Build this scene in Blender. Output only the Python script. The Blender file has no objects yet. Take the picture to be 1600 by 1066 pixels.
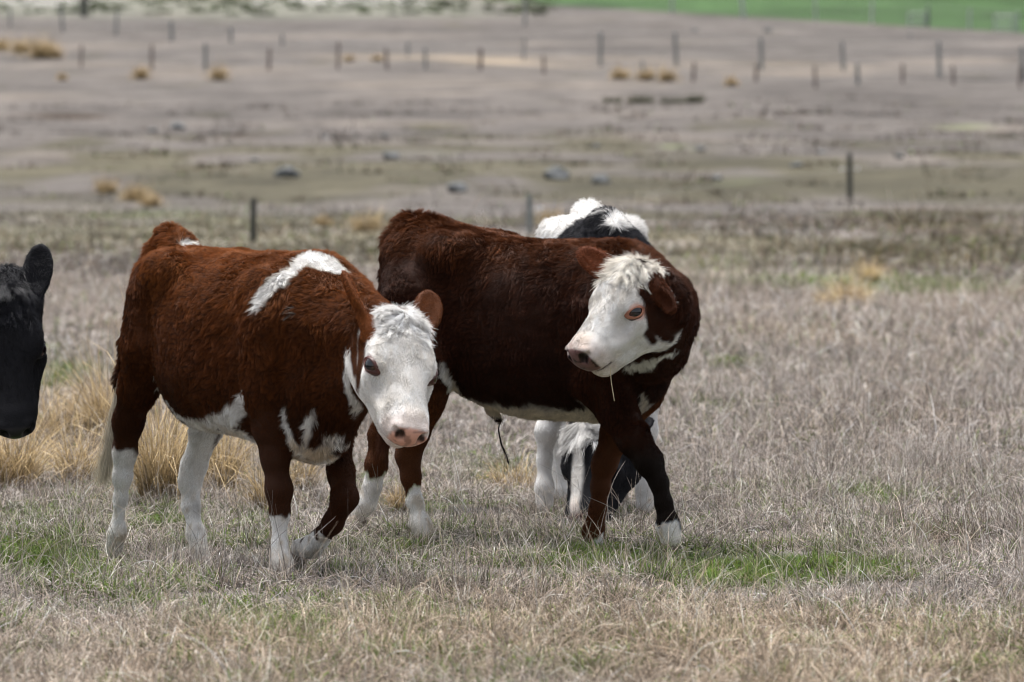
import bpy, math, random
import numpy as np
from mathutils import Vector, Matrix
from mathutils.bvhtree import BVHTree

random.seed(7)
RNG = np.random.default_rng(11)
scene = bpy.context.scene
COL = scene.collection
R = math.radians

# ------------------------------------------------------------------ camera
FPX, YH, CAMH = 8889.0, 257.0, 1.30           # 200 mm lens in photo pixels, row of the true horizon, eye height
PITCH = math.atan((533 - YH) / FPX)
cam_d = bpy.data.cameras.new('camera')
cam = bpy.data.objects.new('camera', cam_d)
COL.objects.link(cam)
cam.location = (0, 0, CAMH)
cam.rotation_euler = (math.pi / 2 - PITCH, 0, 0)
cam_d.sensor_width = 36.0
cam_d.lens = FPX / 1600 * 36
cam_d.clip_end = 5000
cam_d.clip_start = 0.5
cam_d.dof.use_dof = True
cam_d.dof.focus_distance = 18.7
cam_d.dof.aperture_fstop = 6.3
scene.camera = cam

# ------------------------------------------------------------------ sky and sun (overcast)
SUN_EL, SUN_AZ = R(76), R(-35)
world = bpy.data.worlds.new('World')
scene.world = world
world.use_nodes = True
wn = world.node_tree.nodes
wl = world.node_tree.links
wn.clear()
sky = wn.new('ShaderNodeTexSky')
sky.sky_type = 'NISHITA'
sky.sun_disc = False
sky.sun_elevation = SUN_EL
sky.sun_rotation = SUN_AZ
sky.dust_density = 3.0
hs = wn.new('ShaderNodeHueSaturation')
hs.inputs['Saturation'].default_value = 0.32
bg = wn.new('ShaderNodeBackground')
bg.inputs['Strength'].default_value = 0.05
wo = wn.new('ShaderNodeOutputWorld')
wl.new(sky.outputs[0], hs.inputs['Color'])
wl.new(hs.outputs[0], bg.inputs['Color'])
wl.new(bg.outputs[0], wo.inputs['Surface'])
sun_d = bpy.data.lights.new('sun', 'SUN')
sun_d.energy = 1.5
sun_d.angle = R(40)
sun_d.color = (1.0, 0.97, 0.93)
sun = bpy.data.objects.new('sun', sun_d)
COL.objects.link(sun)
sv = Vector((math.cos(SUN_EL) * math.sin(SUN_AZ), math.cos(SUN_EL) * math.cos(SUN_AZ), math.sin(SUN_EL)))
sun.rotation_euler = sv.to_track_quat('Z', 'Y').to_euler()

# ------------------------------------------------------------------ exposure and render
scene.view_settings.view_transform = 'Standard'
scene.view_settings.look = 'None'
scene.view_settings.exposure = 2.22
scene.view_settings.gamma = 1.0
scene.render.engine = 'CYCLES'
scene.cycles.use_denoising = True
scene.cycles.denoising_prefilter = 'ACCURATE'
scene.cycles.filter_width = 1.05
scene.cycles.max_bounces = 4
scene.cycles.diffuse_bounces = 2
scene.cycles.glossy_bounces = 2
scene.cycles.transmission_bounces = 2
scene.cycles.transparent_max_bounces = 4
scene.cycles.use_adaptive_sampling = True
scene.cycles.adaptive_threshold = 0.02
scene.cycles_curves.shape = 'RIBBONS'
scene.cycles_curves.subdivisions = 1


# ------------------------------------------------------------------ helpers
def ray(px, py):
    a, b = (px - 800) / FPX, (533 - py) / FPX
    return np.array([a, math.cos(PITCH) + b * math.sin(PITCH), -math.sin(PITCH) + b * math.cos(PITCH)])


CAM = np.array([0, 0, CAMH])


def at_depth(px, py, d):
    r = ray(px, py)
    return CAM + r * (d / r[1])


def hash3(i, j, k, seed):
    h = (i * 374761393 + j * 668265263 + k * 2147483647 + seed * 974634777) & 0xFFFFFFFF
    h = ((h ^ (h >> 13)) * 1274126177) & 0xFFFFFFFF
    h = ((h ^ (h >> 16)) * 2246822519) & 0xFFFFFFFF
    return ((h ^ (h >> 15)) & 0xFFFFFF) / float(0xFFFFFF)


NTAB = np.random.default_rng(99).random((64, 64, 64)).astype(np.float32).ravel() * 2 - 1


def vnoise(p, scale, seed=0):
    """smooth value noise in [-1, 1] at points p (n,3)"""
    q = np.asarray(p) / scale + (seed * 7.31 + 0.5, seed * 3.77 + 0.5, seed * 5.13 + 0.5)
    fl = np.floor(q)
    i = fl.astype(np.int64)
    f = (q - fl).astype(np.float32)
    f = f * f * (3 - 2 * f)
    x0, x1 = (i[:, 0] & 63) << 12, ((i[:, 0] + 1) & 63) << 12
    y0, y1 = (i[:, 1] & 63) << 6, ((i[:, 1] + 1) & 63) << 6
    z0, z1 = i[:, 2] & 63, (i[:, 2] + 1) & 63
    fx, fy, fz = f[:, 0], f[:, 1], f[:, 2]
    T = NTAB
    lp = lambda a, b, t: a + (b - a) * t
    a = lp(lp(T[x0 + y0 + z0], T[x1 + y0 + z0], fx), lp(T[x0 + y1 + z0], T[x1 + y1 + z0], fx), fy)
    b = lp(lp(T[x0 + y0 + z1], T[x1 + y0 + z1], fx), lp(T[x0 + y1 + z1], T[x1 + y1 + z1], fx), fy)
    return lp(a, b, fz).astype(np.float64)


def fbm(p, scale, seed=0, octv=3):
    o, w, t = 0, 1.0, 0
    for k in range(octv):
        o = o + w * vnoise(p, scale / 2 ** k, seed + k * 17)
        t += w
        w *= 0.5
    return o / t


def sstep(a, b, x):
    t = np.clip((x - a) / (b - a), 0, 1)
    return t * t * (3 - 2 * t)


def tag(o, label=None, cat=None, group=None, kind=None):
    if label: o['label'] = label
    if cat: o['category'] = cat
    if group: o['group'] = group
    if kind: o['kind'] = kind
    return o


def empty(name, loc=(0, 0, 0), rz=0.0):
    o = bpy.data.objects.new(name, None)
    COL.objects.link(o)
    o.location = loc
    o.rotation_euler = (0, 0, rz)
    o.empty_display_size = 0.2
    return o


def link(name, me, parent=None):
    o = bpy.data.objects.new(name, me)
    COL.objects.link(o)
    if parent is not None:
        o.parent = parent
    return o


def mesh_np(name, V, F, mat=None, smooth=True):
    """fast mesh from arrays; F (m,3) or (m,4)"""
    V = np.asarray(V, np.float32)
    F = np.asarray(F, np.int32)
    me = bpy.data.meshes.new(name)
    n, k = F.shape
    me.vertices.add(len(V))
    me.vertices.foreach_set('co', V.ravel())
    me.loops.add(n * k)
    me.loops.foreach_set('vertex_index', F.ravel())
    me.polygons.add(n)
    me.polygons.foreach_set('loop_start', np.arange(0, n * k, k, dtype=np.int32))
    me.polygons.foreach_set('loop_total', np.full(n, k, np.int32))
    me.update(calc_edges=True)
    me.validate()
    if smooth:
        me.polygons.foreach_set('use_smooth', np.ones(len(me.polygons), bool))
    if mat:
        me.materials.append(mat)
    return me


def set_col(me, name, C, domain='POINT'):
    a = me.attributes.new(name, 'FLOAT_COLOR', domain)
    C4 = np.ones((len(C), 4), np.float32)
    C4[:, :3] = C
    a.data.foreach_set('color', C4.ravel())


def new_mat(name):
    m = bpy.data.materials.new(name)
    m.use_nodes = True
    nt = m.node_tree
    nt.nodes.clear()
    out = nt.nodes.new('ShaderNodeOutputMaterial')
    return m, nt, out


def principled(name, color, rough=0.7, spec=0.3, noise=None, bump=0.0, nscale=20.0, coat=0.0):
    m, nt, out = new_mat(name)
    b = nt.nodes.new('ShaderNodeBsdfPrincipled')
    b.inputs['Roughness'].default_value = rough
    b.inputs['Specular IOR Level'].default_value = spec
    b.inputs['Coat Weight'].default_value = coat
    nt.links.new(b.outputs[0], out.inputs['Surface'])
    tc = nt.nodes.new('ShaderNodeTexCoord')
    nz = nt.nodes.new('ShaderNodeTexNoise')
    nz.inputs['Scale'].default_value = nscale
    nz.inputs['Detail'].default_value = 6
    nt.links.new(tc.outputs['Object'], nz.inputs['Vector'])
    rp = nt.nodes.new('ShaderNodeValToRGB')
    c2 = noise if noise else tuple(c * 0.7 for c in color)
    rp.color_ramp.elements[0].position = 0.35
    rp.color_ramp.elements[1].position = 0.65
    rp.color_ramp.elements[0].color = (*c2, 1)
    rp.color_ramp.elements[1].color = (*color, 1)
    nt.links.new(nz.outputs[0], rp.inputs[0])
    nt.links.new(rp.outputs[0], b.inputs['Base Color'])
    if bump:
        bp = nt.nodes.new('ShaderNodeBump')
        bp.inputs['Strength'].default_value = bump
        bp.inputs['Distance'].default_value = 0.01
        nt.links.new(nz.outputs[0], bp.inputs['Height'])
        nt.links.new(bp.outputs[0], b.inputs['Normal'])
    return m


def attr_mat(name, attr, rough=0.6, spec=0.25, tip=None, gloss_attr=None, bump=0.0):
    """principled whose colour comes from a colour attribute"""
    m, nt, out = new_mat(name)
    b = nt.nodes.new('ShaderNodeBsdfPrincipled')
    b.inputs['Roughness'].default_value = rough
    b.inputs['Specular IOR Level'].default_value = spec
    a = nt.nodes.new('ShaderNodeAttribute')
    a.attribute_name = attr
    nt.links.new(b.outputs[0], out.inputs['Surface'])
    if tip:
        hi = nt.nodes.new('ShaderNodeHairInfo')
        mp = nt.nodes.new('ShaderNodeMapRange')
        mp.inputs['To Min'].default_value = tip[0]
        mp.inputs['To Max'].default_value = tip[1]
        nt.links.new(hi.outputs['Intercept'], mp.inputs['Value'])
        mx = nt.nodes.new('ShaderNodeVectorMath')
        mx.operation = 'SCALE'
        # pale hair is even from root to tip, dark hair gets root shade painted in and a bleached, lightened tip
        lum = nt.nodes.new('ShaderNodeMapRange')
        lum.inputs['From Min'].default_value = 0.15
        lum.inputs['From Max'].default_value = 0.45
        nt.links.new(a.outputs['Fac'], lum.inputs['Value'])
        mf = nt.nodes.new('ShaderNodeMix')
        mf.inputs[3].default_value = 1.0
        nt.links.new(lum.outputs[0], mf.inputs[0])
        nt.links.new(mp.outputs[0], mf.inputs[2])
        nt.links.new(a.outputs['Color'], mx.inputs[0])
        nt.links.new(mf.outputs[0], mx.inputs['Scale'])
        nt.links.new(mx.outputs[0], b.inputs['Base Color'])
    else:
        nt.links.new(a.outputs['Color'], b.inputs['Base Color'])
    if gloss_attr:
        g = nt.nodes.new('ShaderNodeAttribute')
        g.attribute_name = gloss_attr
        nt.links.new(g.outputs['Fac'], b.inputs['Roughness'])
    if bump:
        tc = nt.nodes.new('ShaderNodeTexCoord')
        vz = nt.nodes.new('ShaderNodeTexVoronoi')
        vz.inputs['Scale'].default_value = 220
        bp = nt.nodes.new('ShaderNodeBump')
        bp.inputs['Strength'].default_value = bump
        bp.inputs['Distance'].default_value = 0.003
        nt.links.new(tc.outputs['Object'], vz.inputs['Vector'])
        nt.links.new(vz.outputs['Distance'], bp.inputs['Height'])
        nt.links.new(bp.outputs[0], b.inputs['Normal'])
    return m


def hair_obj(name, P, rad, C, mat, parent=None):
    """P (n,k,3) points, rad (k,) or (n,k), C (n,3) colour"""
    n, k, _ = P.shape
    cu = bpy.data.hair_curves.new(name)
    cu.add_curves([k] * n)
    cu.attributes['position'].data.foreach_set('vector', np.ascontiguousarray(P, np.float32).ravel())
    ra = cu.attributes.get('radius') or cu.attributes.new('radius', 'FLOAT', 'POINT')
    rr = np.broadcast_to(np.asarray(rad, np.float32), (n, k))
    ra.data.foreach_set('value', np.ascontiguousarray(rr).ravel())
    a = cu.attributes.new('hcol', 'FLOAT_COLOR', 'CURVE')
    C4 = np.ones((n, 4), np.float32)
    C4[:, :3] = C
    a.data.foreach_set('color', C4.ravel())
    cu.materials.append(mat)
    return link(name, cu, parent)


# ------------------------------------------------------------------ terrain
# rows of the photo against distance; flat paddock that rises into a hillside
_D = np.array([0, 100, 130, 150, 175, 200, 235, 270, 320, 400, 520, 800, 1500.0])
_Z = np.array([0, 0.0, 0.05, 0.35, 1.1, 2.2, 3.9, 5.75, 8.6, 12.9, 19.5, 36, 70.0])
_dd = np.linspace(0, 1500, 6001)
_zz = np.interp(_dd, _D, _Z)
_ker = np.exp(-0.5 * (np.arange(-60, 61) / 24.0) ** 2)
_zz = np.convolve(np.pad(_zz, 60, mode='edge'), _ker / _ker.sum(), mode='valid')
FEET = []          # (x, y, z) ground contact points, filled in by the animals


def terrain(x, y):
    x = np.asarray(x, float)
    y = np.asarray(y, float)
    z = np.interp(y, _dd, _zz)
    p = np.stack([x, y, np.zeros_like(x)], -1).reshape(-1, 3)
    far = sstep(25, 160, y)
    z = z + (fbm(p, 6.0, 3).reshape(x.shape) * 0.05) * sstep(23, 40, y) + fbm(p, .45, 7, 2).reshape(x.shape) * .028 * sstep(70, 40, y) + fbm(p, 38.0, 5).reshape(x.shape) * 0.75 * far * sstep(60, 240, y)
    if FOOT_W is not None:
        for (fx, fy, fz), w in zip(FEET, FOOT_W):
            z = z + w * np.exp(-((x - fx) ** 2 + (y - fy) ** 2) / (2 * 0.2 ** 2))
    return z


FOOT_W = None


def solve_feet():
    global FOOT_W
    A = np.array(FEET)
    base = terrain(A[:, 0], A[:, 1])
    d2 = (A[:, None, 0] - A[None, :, 0]) ** 2 + (A[:, None, 1] - A[None, :, 1]) ** 2
    K = np.exp(-d2 / (2 * 0.2 ** 2)) + np.eye(len(A)) * 0.05
    FOOT_W = np.linalg.solve(K, A[:, 2] - base)


def ground_at(px, py):
    """photo pixel -> point on the terrain"""
    r = ray(px, py)
    ts = np.geomspace(10.0, 700.0, 320)
    p = CAM[None] + r[None] * ts[:, None]
    h = p[:, 2] - np.interp(p[:, 1], _dd, _zz)
    t = ts[int(np.argmax(h < 0))] if (h < 0).any() else ts[-1]
    for w, n in ((.12, 40), (.008, 12)):
        ts = np.linspace(t * (1 - w), t * (1 + w), n)
        p = CAM[None] + r[None] * ts[:, None]
        h = p[:, 2] - terrain(p[:, 0], p[:, 1])
        k = int(np.argmax(h < 0)) if (h < 0).any() else n - 1
        t = ts[k]
    q = p[k]
    return np.array([q[0], q[1], float(terrain(q[0:1], q[1:2])[0])])


# ------------------------------------------------------------------ cattle: frames and signed-distance modelling
class Frame:
    """animal-local axes: s forward from the tail head, l to the animal's left, z up"""

    def __init__(self, px, depth, deg):
        t = R(deg)
        self.th = t
        self.O = np.array([(px - 800) / FPX * depth, depth, 0.0])
        self.U = np.array([math.cos(t), -math.sin(t), 0])
        self.L = np.array([math.sin(t), math.cos(t), 0])

    def P(self, px, py, l=None, s=None):
        r = ray(px, py)
        n, v = (self.L, l) if s is None else (self.U, s)
        t = (v - (CAM - self.O) @ n) / (r @ n)
        return self.loc(CAM + r * t)

    def loc(self, w):
        q = np.asarray(w) - self.O
        return np.stack([q @ self.U, q @ self.L, q[..., 2]], -1)

    def world(self, p):
        p = np.asarray(p)
        return self.O + p[..., 0:1] * self.U + p[..., 1:2] * self.L + p[..., 2:3] * np.array([0, 0, 1.0])


def unit(v):
    v = np.asarray(v, float)
    return v / np.linalg.norm(v)


class Head:
    """head axes: f poll to muzzle, u out of the forehead, r to the animal's left"""

    def __init__(self, p0, p1, roll=0.0, scale=1.0, deep=None):
        self.o = np.asarray(p0, float)
        f = unit(np.asarray(p1) - p0)
        r = unit(np.cross([0, 0, 1.0], f))
        u = np.cross(f, r)
        c, s = math.cos(R(roll)), math.sin(R(roll))
        r, u = r * c + u * s, u * c - r * s
        self.f, self.u, self.r = f, u, r
        self.M = np.stack([f, u, r], 1)
        self.k = scale
        self.kl = np.linalg.norm(np.asarray(p1) - p0) / 0.44     # length scale
        self.S = np.array([self.kl, deep or scale, scale])

    def __call__(self, f, u, r):
        return self.o + self.M @ (np.array([f, u, r]) * self.S)

    def loc(self, p):
        return ((np.asarray(p) - self.o) @ self.M) / self.S


def d_cone(p, a, b, ra, rb):
    ba = b - a
    h = np.clip(((p - a) @ ba) / max(ba @ ba, 1e-9), 0, 1)
    return np.linalg.norm(p - a - h[..., None] * ba, axis=-1) - (ra + (rb - ra) * h)


def d_ell(p, c, M, rad):
    q = (p - c) @ M
    k0 = np.linalg.norm(q / rad, axis=-1)
    k1 = np.linalg.norm(q / (rad * rad), axis=-1)
    return k0 * (k0 - 1.0) / np.maximum(k1, 1e-6)


class Trunk:
    def __init__(self, top, bot, wid, zw):
        s0, s1 = top[0][0], top[-1][0]
        n = 500
        self.s = np.linspace(s0, s1, n)
        ds = (s1 - s0) / n
        g = np.exp(-0.5 * (np.arange(-60, 61) * ds / 0.045) ** 2)
        g /= g.sum()

        def sm(t):
            t = sorted([tuple(x) for x in t])
            v = np.interp(self.s, [x[0] for x in t], [x[1] for x in t])
            return np.convolve(np.pad(v, 60, mode='edge'), g, mode='valid')
        self.zt, self.zb, self.w, self.zw = sm(top), sm(bot), sm(wid), sm(zw)
        e = np.clip(np.minimum((self.s - s0) / 0.16, (s1 - self.s) / 0.22), 0, 1)
        self.e = np.sqrt(np.clip(1 - (1 - e) ** 2, 1e-3, 1))
        self.s0, self.s1 = s0, s1

    def d(self, p):
        s = p[..., 0]
        it = lambda v: np.interp(s, self.s, v)
        zt, zb, w, zw, e = it(self.zt), it(self.zb), it(self.w), it(self.zw), it(self.e)
        w = w * e
        mid = zb + (zt - zb) * zw
        ht, hb = (zt - mid) * (0.35 + 0.65 * e), (mid - zb) * (0.35 + 0.65 * e)
        dz = p[..., 2] - mid
        rz = np.where(dz > 0, dz / ht, -dz / hb)
        rho = (np.abs(p[..., 1] / w) ** 2.25 + np.abs(rz) ** 2.25) ** (1 / 2.25)
        d = (rho - 1) * np.minimum(w, np.minimum(ht, hb))
        out = np.maximum(self.s0 - s, s - self.s1)
        return np.where(out > 0, np.maximum(d, 0) + out, d)


def bounds(pr):
    t = pr['t']
    if t == 'cone':
        a, b, m = pr['a'], pr['b'], max(pr['ra'], pr['rb'])
        return np.minimum(a, b) - m, np.maximum(a, b) + m
    if t == 'ell':
        e = np.sqrt(((pr['M'] * pr['rad']) ** 2).sum(1))
        return pr['c'] - e, pr['c'] + e
    tr = pr['tr']
    return np.array([tr.s0, -tr.w.max(), tr.zb.min()]), np.array([tr.s1, tr.w.max(), tr.zt.max()])


def prim_d(pr, p):
    if pr['t'] == 'cone':
        return d_cone(p, pr['a'], pr['b'], pr['ra'], pr['rb'])
    if pr['t'] == 'ell':
        return d_ell(p, pr['c'], pr['M'], pr['rad'])
    return pr['tr'].d(p)


def smin(a, b, k):
    h = np.maximum(k - np.abs(a - b), 0) / k
    return np.minimum(a, b) - h * h * k * 0.25


def surface_nets(Fd, org, h):
    S = Fd < 0
    n = np.array(S.shape) - 1
    cnt = np.zeros(n, np.int8)
    for a in (0, 1):
        for b in (0, 1):
            for c in (0, 1):
                cnt += S[a:a + n[0], b:b + n[1], c:c + n[2]]
    act = (cnt > 0) & (cnt < 8)
    I = np.argwhere(act)
    ids = np.full(n, -1, np.int32)
    ids[act] = np.arange(len(I))
    corner = [(a, b, c) for a in (0, 1) for b in (0, 1) for c in (0, 1)]
    val = np.stack([Fd[I[:, 0] + a, I[:, 1] + b, I[:, 2] + c] for a, b, c in corner], 1)
    acc = np.zeros((len(I), 3))
    num = np.zeros(len(I))
    for i in range(8):
        for j in range(i + 1, 8):
            ci, cj = np.array(corner[i]), np.array(corner[j])
            if abs(ci - cj).sum() != 1:
                continue
            va, vb = val[:, i], val[:, j]
            m = (va < 0) != (vb < 0)
            t = np.where(m, va / np.where(m, va - vb, 1), 0)
            acc += np.where(m[:, None], ci + (cj - ci) * t[:, None], 0)
            num += m
    V = org + (I + acc / num[:, None]) * h
    Q = []
    for ax in range(3):
        sl0 = [slice(None)] * 3
        sl1 = [slice(None)] * 3
        sl0[ax] = slice(0, -1)
        sl1[ax] = slice(1, None)
        ch = S[tuple(sl0)] != S[tuple(sl1)]
        E = np.argwhere(ch)
        b, c = (ax + 1) % 3, (ax + 2) % 3
        E = E[(E[:, b] > 0) & (E[:, c] > 0) & (E[:, b] < n[b]) & (E[:, c] < n[c])]
        ins = S[E[:, 0], E[:, 1], E[:, 2]]
        def cell(db, dc):
            k = E.copy()
            k[:, b] += db
            k[:, c] += dc
            return ids[k[:, 0], k[:, 1], k[:, 2]]
        q = np.stack([cell(-1, -1), cell(0, -1), cell(0, 0), cell(-1, 0)], 1)
        q[~ins] = q[~ins][:, ::-1]
        Q.append(q)
    return V, np.concatenate(Q)


def relax(V, F, n=2, w=0.5):
    for _ in range(n):
        acc = np.zeros_like(V)
        num = np.zeros(len(V))
        for k in range(4):
            a, b = F[:, k], F[:, (k + 1) % 4]
            for i in range(3):
                acc[:, i] += np.bincount(a, V[b, i], len(V)) + np.bincount(b, V[a, i], len(V))
            num += np.bincount(a, minlength=len(V)) + np.bincount(b, minlength=len(V))
        V = V * (1 - w) + w * acc / np.maximum(num, 1)[:, None]
    return V


def vnormals(V, F):
    nn = np.cross(V[F[:, 2]] - V[F[:, 0]], V[F[:, 3]] - V[F[:, 1]])
    N = np.zeros_like(V)
    for k in range(4):
        for i in range(3):
            N[:, i] += np.bincount(F[:, k], nn[:, i], len(V))
    return N / np.maximum(np.linalg.norm(N, axis=1), 1e-12)[:, None]


def build_sdf(prims, h=0.006):
    lo = np.min([bounds(p)[0] for p in prims if p['op'] > 0], 0) - 0.03
    hi = np.max([bounds(p)[1] for p in prims if p['op'] > 0], 0) + 0.03
    n = np.ceil((hi - lo) / h).astype(int) + 1
    Fd = np.full(n, 0.12, np.float32)
    ax = [(lo[i] + np.arange(n[i]) * h) for i in range(3)]
    for pr in prims:
        b0, b1 = bounds(pr)
        m = pr['k'] + 0.02
        i0 = np.maximum(((b0 - m - lo) / h).astype(int), 0)
        i1 = np.minimum(((b1 + m - lo) / h).astype(int) + 2, n)
        g = np.stack(np.meshgrid(*[ax[i][i0[i]:i1[i]].astype(np.float32) for i in range(3)], indexing='ij'), -1)
        d = prim_d(pr, g).astype(np.float32)
        sl = tuple(slice(i0[i], i1[i]) for i in range(3))
        if pr['op'] > 0:
            Fd[sl] = smin(Fd[sl], d, pr['k'])
        else:
            Fd[sl] = -smin(-Fd[sl], d, pr['k'])
    V, F = surface_nets(Fd, lo, h)
    V = relax(V, F, 2, 0.5)
    # keep the biggest connected piece
    return V, F


def cone(a, b, ra, rb, tg, k=0.03):
    return dict(t='cone', a=np.asarray(a, float), b=np.asarray(b, float), ra=ra, rb=rb, k=k, tag=tg, op=1)


def chain(pts, tg, k=0.025):
    """pts: list of (xyz, radius)"""
    return [cone(pts[i][0], pts[i + 1][0], pts[i][1], pts[i + 1][1], tg, k) for i in range(len(pts) - 1)]


def ell(c, M, rad, tg, k=0.03, op=1):
    return dict(t='ell', c=np.asarray(c, float), M=np.asarray(M, float), rad=np.asarray(rad, float), k=k, tag=tg, op=op)


def ear_prims(H, side, out, up, fwd, size=1.0, turn=0.0):
    """leaf shaped cupped ear; out/up/fwd weights give its long axis, turn rolls the cup about that axis"""
    b = H(0.040, -0.070, side * 0.080)
    ax = unit(H.r * side * out + H.u * up + H.f * fwd)
    face = H.u * 1.0 + H.f * 0.2
    face = unit(face - ax * (face @ ax))
    wd = np.cross(ax, face)
    c_, s_ = math.cos(R(turn)), math.sin(R(turn))
    face, wd = face * c_ + wd * s_, wd * c_ - face * s_
    M = np.stack([ax, face, wd], 1)
    ln = 0.072 * size
    c = b + ax * (ln + 0.022)
    return [cone(b - ax * 0.02, b + ax * 0.045, 0.026, 0.023, 'ear', 0.02),
            ell(c, M, [ln, 0.016, 0.041 * size], 'ear', 0.015),
            ell(c + face * 0.018 + ax * 0.004, M, [ln * 0.88, 0.018, 0.032 * size], 'ear', 0.006, -1)]


def head_prims(H, ears):
    k = H.k
    M = H.M
    E = lambda f, u, r, a, b, c, kk=0.03, op=1, tg='head': ell(H(f, u, r), M, np.array([a, b, c]) * H.S, tg, kk, op)
    pr = [E(0.085, -0.080, 0, .125, .080, .080),
          E(0.03, -0.055, 0, .05, .055, .055),
          cone(H(.13, -.072, 0), H(.36, -.062, 0), .070 * k, .047 * k, 'head', .03)]
    for s in (-1, 1):
        pr += [E(.160, -.052, s * .050, .070, .036, .040, .04),
               E(.130, -.130, s * .050, .110, .090, .042, .04),
               cone(H(.09, -.178, s * .045), H(.345, -.128, s * .018), .045 * k, .031 * k, 'head', .035),
               cone(H(.21, -.092, s * .042), H(.36, -.075, s * .030), .044 * k, .032 * k, 'head', .04)]
    pr += [E(.392, -.070, 0, .052, .052, .054, .03),
           E(.420, -.055, 0, .026, .034, .044, .02),
           E(.368, -.128, 0, .050, .030, .035, .02)]
    for s in (-1, 1):
        pr += [E(.412, -.050, s * .031, .028, .026, .024, .012)]
    # cheek crest with the hollow in front of the eye
    for s in (-1, 1):
        pr += [cone(H(.205, -.092, s * .082), H(.315, -.092, s * .050), .014 * k, .010 * k, 'head', .03),
               E(.262, -.062, s * .074, .050, .022, .014, .03, -1)]
    # mouth slit, nostrils, eye sockets
    pr += [E(.418, -.109, 0, .050, .004, .075, .008, -1)]
    for s in (-1, 1):
        pr += [E(.438, -.046, s * .029, .018, .017, .010, .008, -1),
               E(.425, -.040, s * .042, .016, .007, .012, .008, -1),
               E(.180, -.062, s * .106, .024, .018, .022, .010, -1)]
    for s in (-1, 1):
        pr += [E(.168, -.046, s * .080, .024, .009, .014, .015)]
    for s in (-1, 1):
        pr += ear_prims(H, s, *ears[0 if s > 0 else 1])
    return pr


def mk_eye(H, s, root, lid_mat, spec_eye=1.35):
    """eyeball facing out, under a lid shell with an almond opening"""
    k = H.k * spec_eye
    
    c = H(.182, -.064, s * .0745)
    out = unit(H.r * s * 0.92 + H.u * 0.30 + H.f * 0.20)
    a = H.f * .87 + H.u * .48
    a = unit(a - out * (a @ out))
    b = np.cross(out, a)
    if b @ H.u < 0: b = -b
    n, m = 24, 16
    V, C = [], []
    rad = 0.0196 * k
    for i in range(m + 1):
        ph = math.pi * i / m
        for j in range(n):
            t = 2 * math.pi * j / n
            V.append(c + rad * (out * math.cos(ph) + math.sin(ph) * (a * math.cos(t) + b * math.sin(t))))
            C.append((.004, .004, .006) if ph < 0.55 else (.030, .010, .006) if ph < 0.9 else (.10, .07, .065))
    F = [(i * n + j, (i + 1) * n + j, (i + 1) * n + (j + 1) % n, i * n + (j + 1) % n) for i in range(m) for j in range(n)]
    me = mesh_np('eye', V, F, M_EYE)
    set_col(me, 'ecol', np.array(C))
    eye = link('eye', me, root)
    # lid rings: almond edge on the ball, swelling, then down into the skin
    rings = [(0.0150, 0.0084, 0.0197), (0.0164, 0.0094, 0.0208), (0.0184, 0.0112, 0.0204), (0.0205, 0.0140, 0.0130), (0.0225, 0.0165, 0.002)]
    V, n1 = [], 28
    for (ra, rb, ro) in rings:
        for i in range(n1):
            t = 2 * math.pi * i / n1
            x, y = math.cos(t) * ra, math.sin(t) * rb * (1 - .25 * math.cos(t) ** 2)
            if ro > .015:
                z = math.sqrt(max(ro * ro - x * x - y * y, 3e-5))
            else:
                z = ro
            V.append(c + (a * x + b * y + out * z) * k)
    F = [(q * n1 + i, q * n1 + (i + 1) % n1, (q + 1) * n1 + (i + 1) % n1, (q + 1) * n1 + i) for q in range(len(rings) - 1) for i in range(n1)]
    link('eyelid', mesh_np('eyelid', V, F, lid_mat), eye)
    return eye


def mk_hoof(p, fwd, root, mat, tilt=0.0, size=1.0):
    """cloven hoof: two pointed claws; p sole centre"""
    f = unit(np.array([fwd[0], fwd[1], 0]))
    l = np.array([-f[1], f[0], 0])
    up = np.array([0, 0, 1.0])
    c, s = math.cos(tilt), math.sin(tilt)
    f, up = f * c - up * s, up * c + f * s
    V, F = [], []
    for sd in (-1, 1):
        base = len(V)
        prof = [(-.035, .014), (-.012, .022), (.02, .021), (.045, .012), (.055, .004)]
        for (x, w) in prof:
            top = .05 - max(0, x + .0) * .55
            for (dy, z) in ((-w, 0.0), (w, 0.0), (w * .8, top), (-w * .8, top)):
                V.append(p + (f * x + l * (sd * .0235 + dy) + up * z) * size)
        for i in range(len(prof) - 1):
            for j in range(4):
                F.append((base + i * 4 + j, base + i * 4 + (j + 1) % 4, base + i * 4 + 4 + (j + 1) % 4, base + i * 4 + 4 + j))
        F.append((base + 3, base + 2, base + 1, base))
        e = base + (len(prof) - 1) * 4
        F.append((e, e + 1, e + 2, e + 3))
    return link('hoof', mesh_np('hoof', V, F, mat, smooth=False), root)


def paint(mask, V, bvh, fr, strokes, seed, soft=0.008, noise=0.012, N=None):
    """brush strokes given on the photo, anchored as balls on the near surface of the body"""
    for st in strokes:
        pts = []
        for a, b in zip(st[:-1], st[1:]) if len(st) > 1 else [(st[0], st[0])]:
            n = max(1, int(math.hypot(b[0] - a[0], b[1] - a[1]) / 5))
            for i in range(n + 1):
                t = i / n
                pts.append([a[k] + (b[k] - a[k]) * t for k in range(3)])
        o = Vector(fr.loc(CAM))
        for (px, py, rp) in pts:
            w = ray(px, py)
            dl = Vector((w @ fr.U, w @ fr.L, w[2])).normalized()
            hit = bvh.ray_cast(o, dl)
            if hit[0] is None:
                continue
            c = np.array(hit[0])
            r = rp / (FPX / hit[3])
            d = np.linalg.norm(V - c, axis=1)
            m = d < r * 1.5 + 0.05
            nz = fbm(V[m], 0.03, seed, 2) * noise
            mask[m] = np.maximum(mask[m], sstep(-soft, soft, r - d[m] + nz))
    return mask


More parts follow.
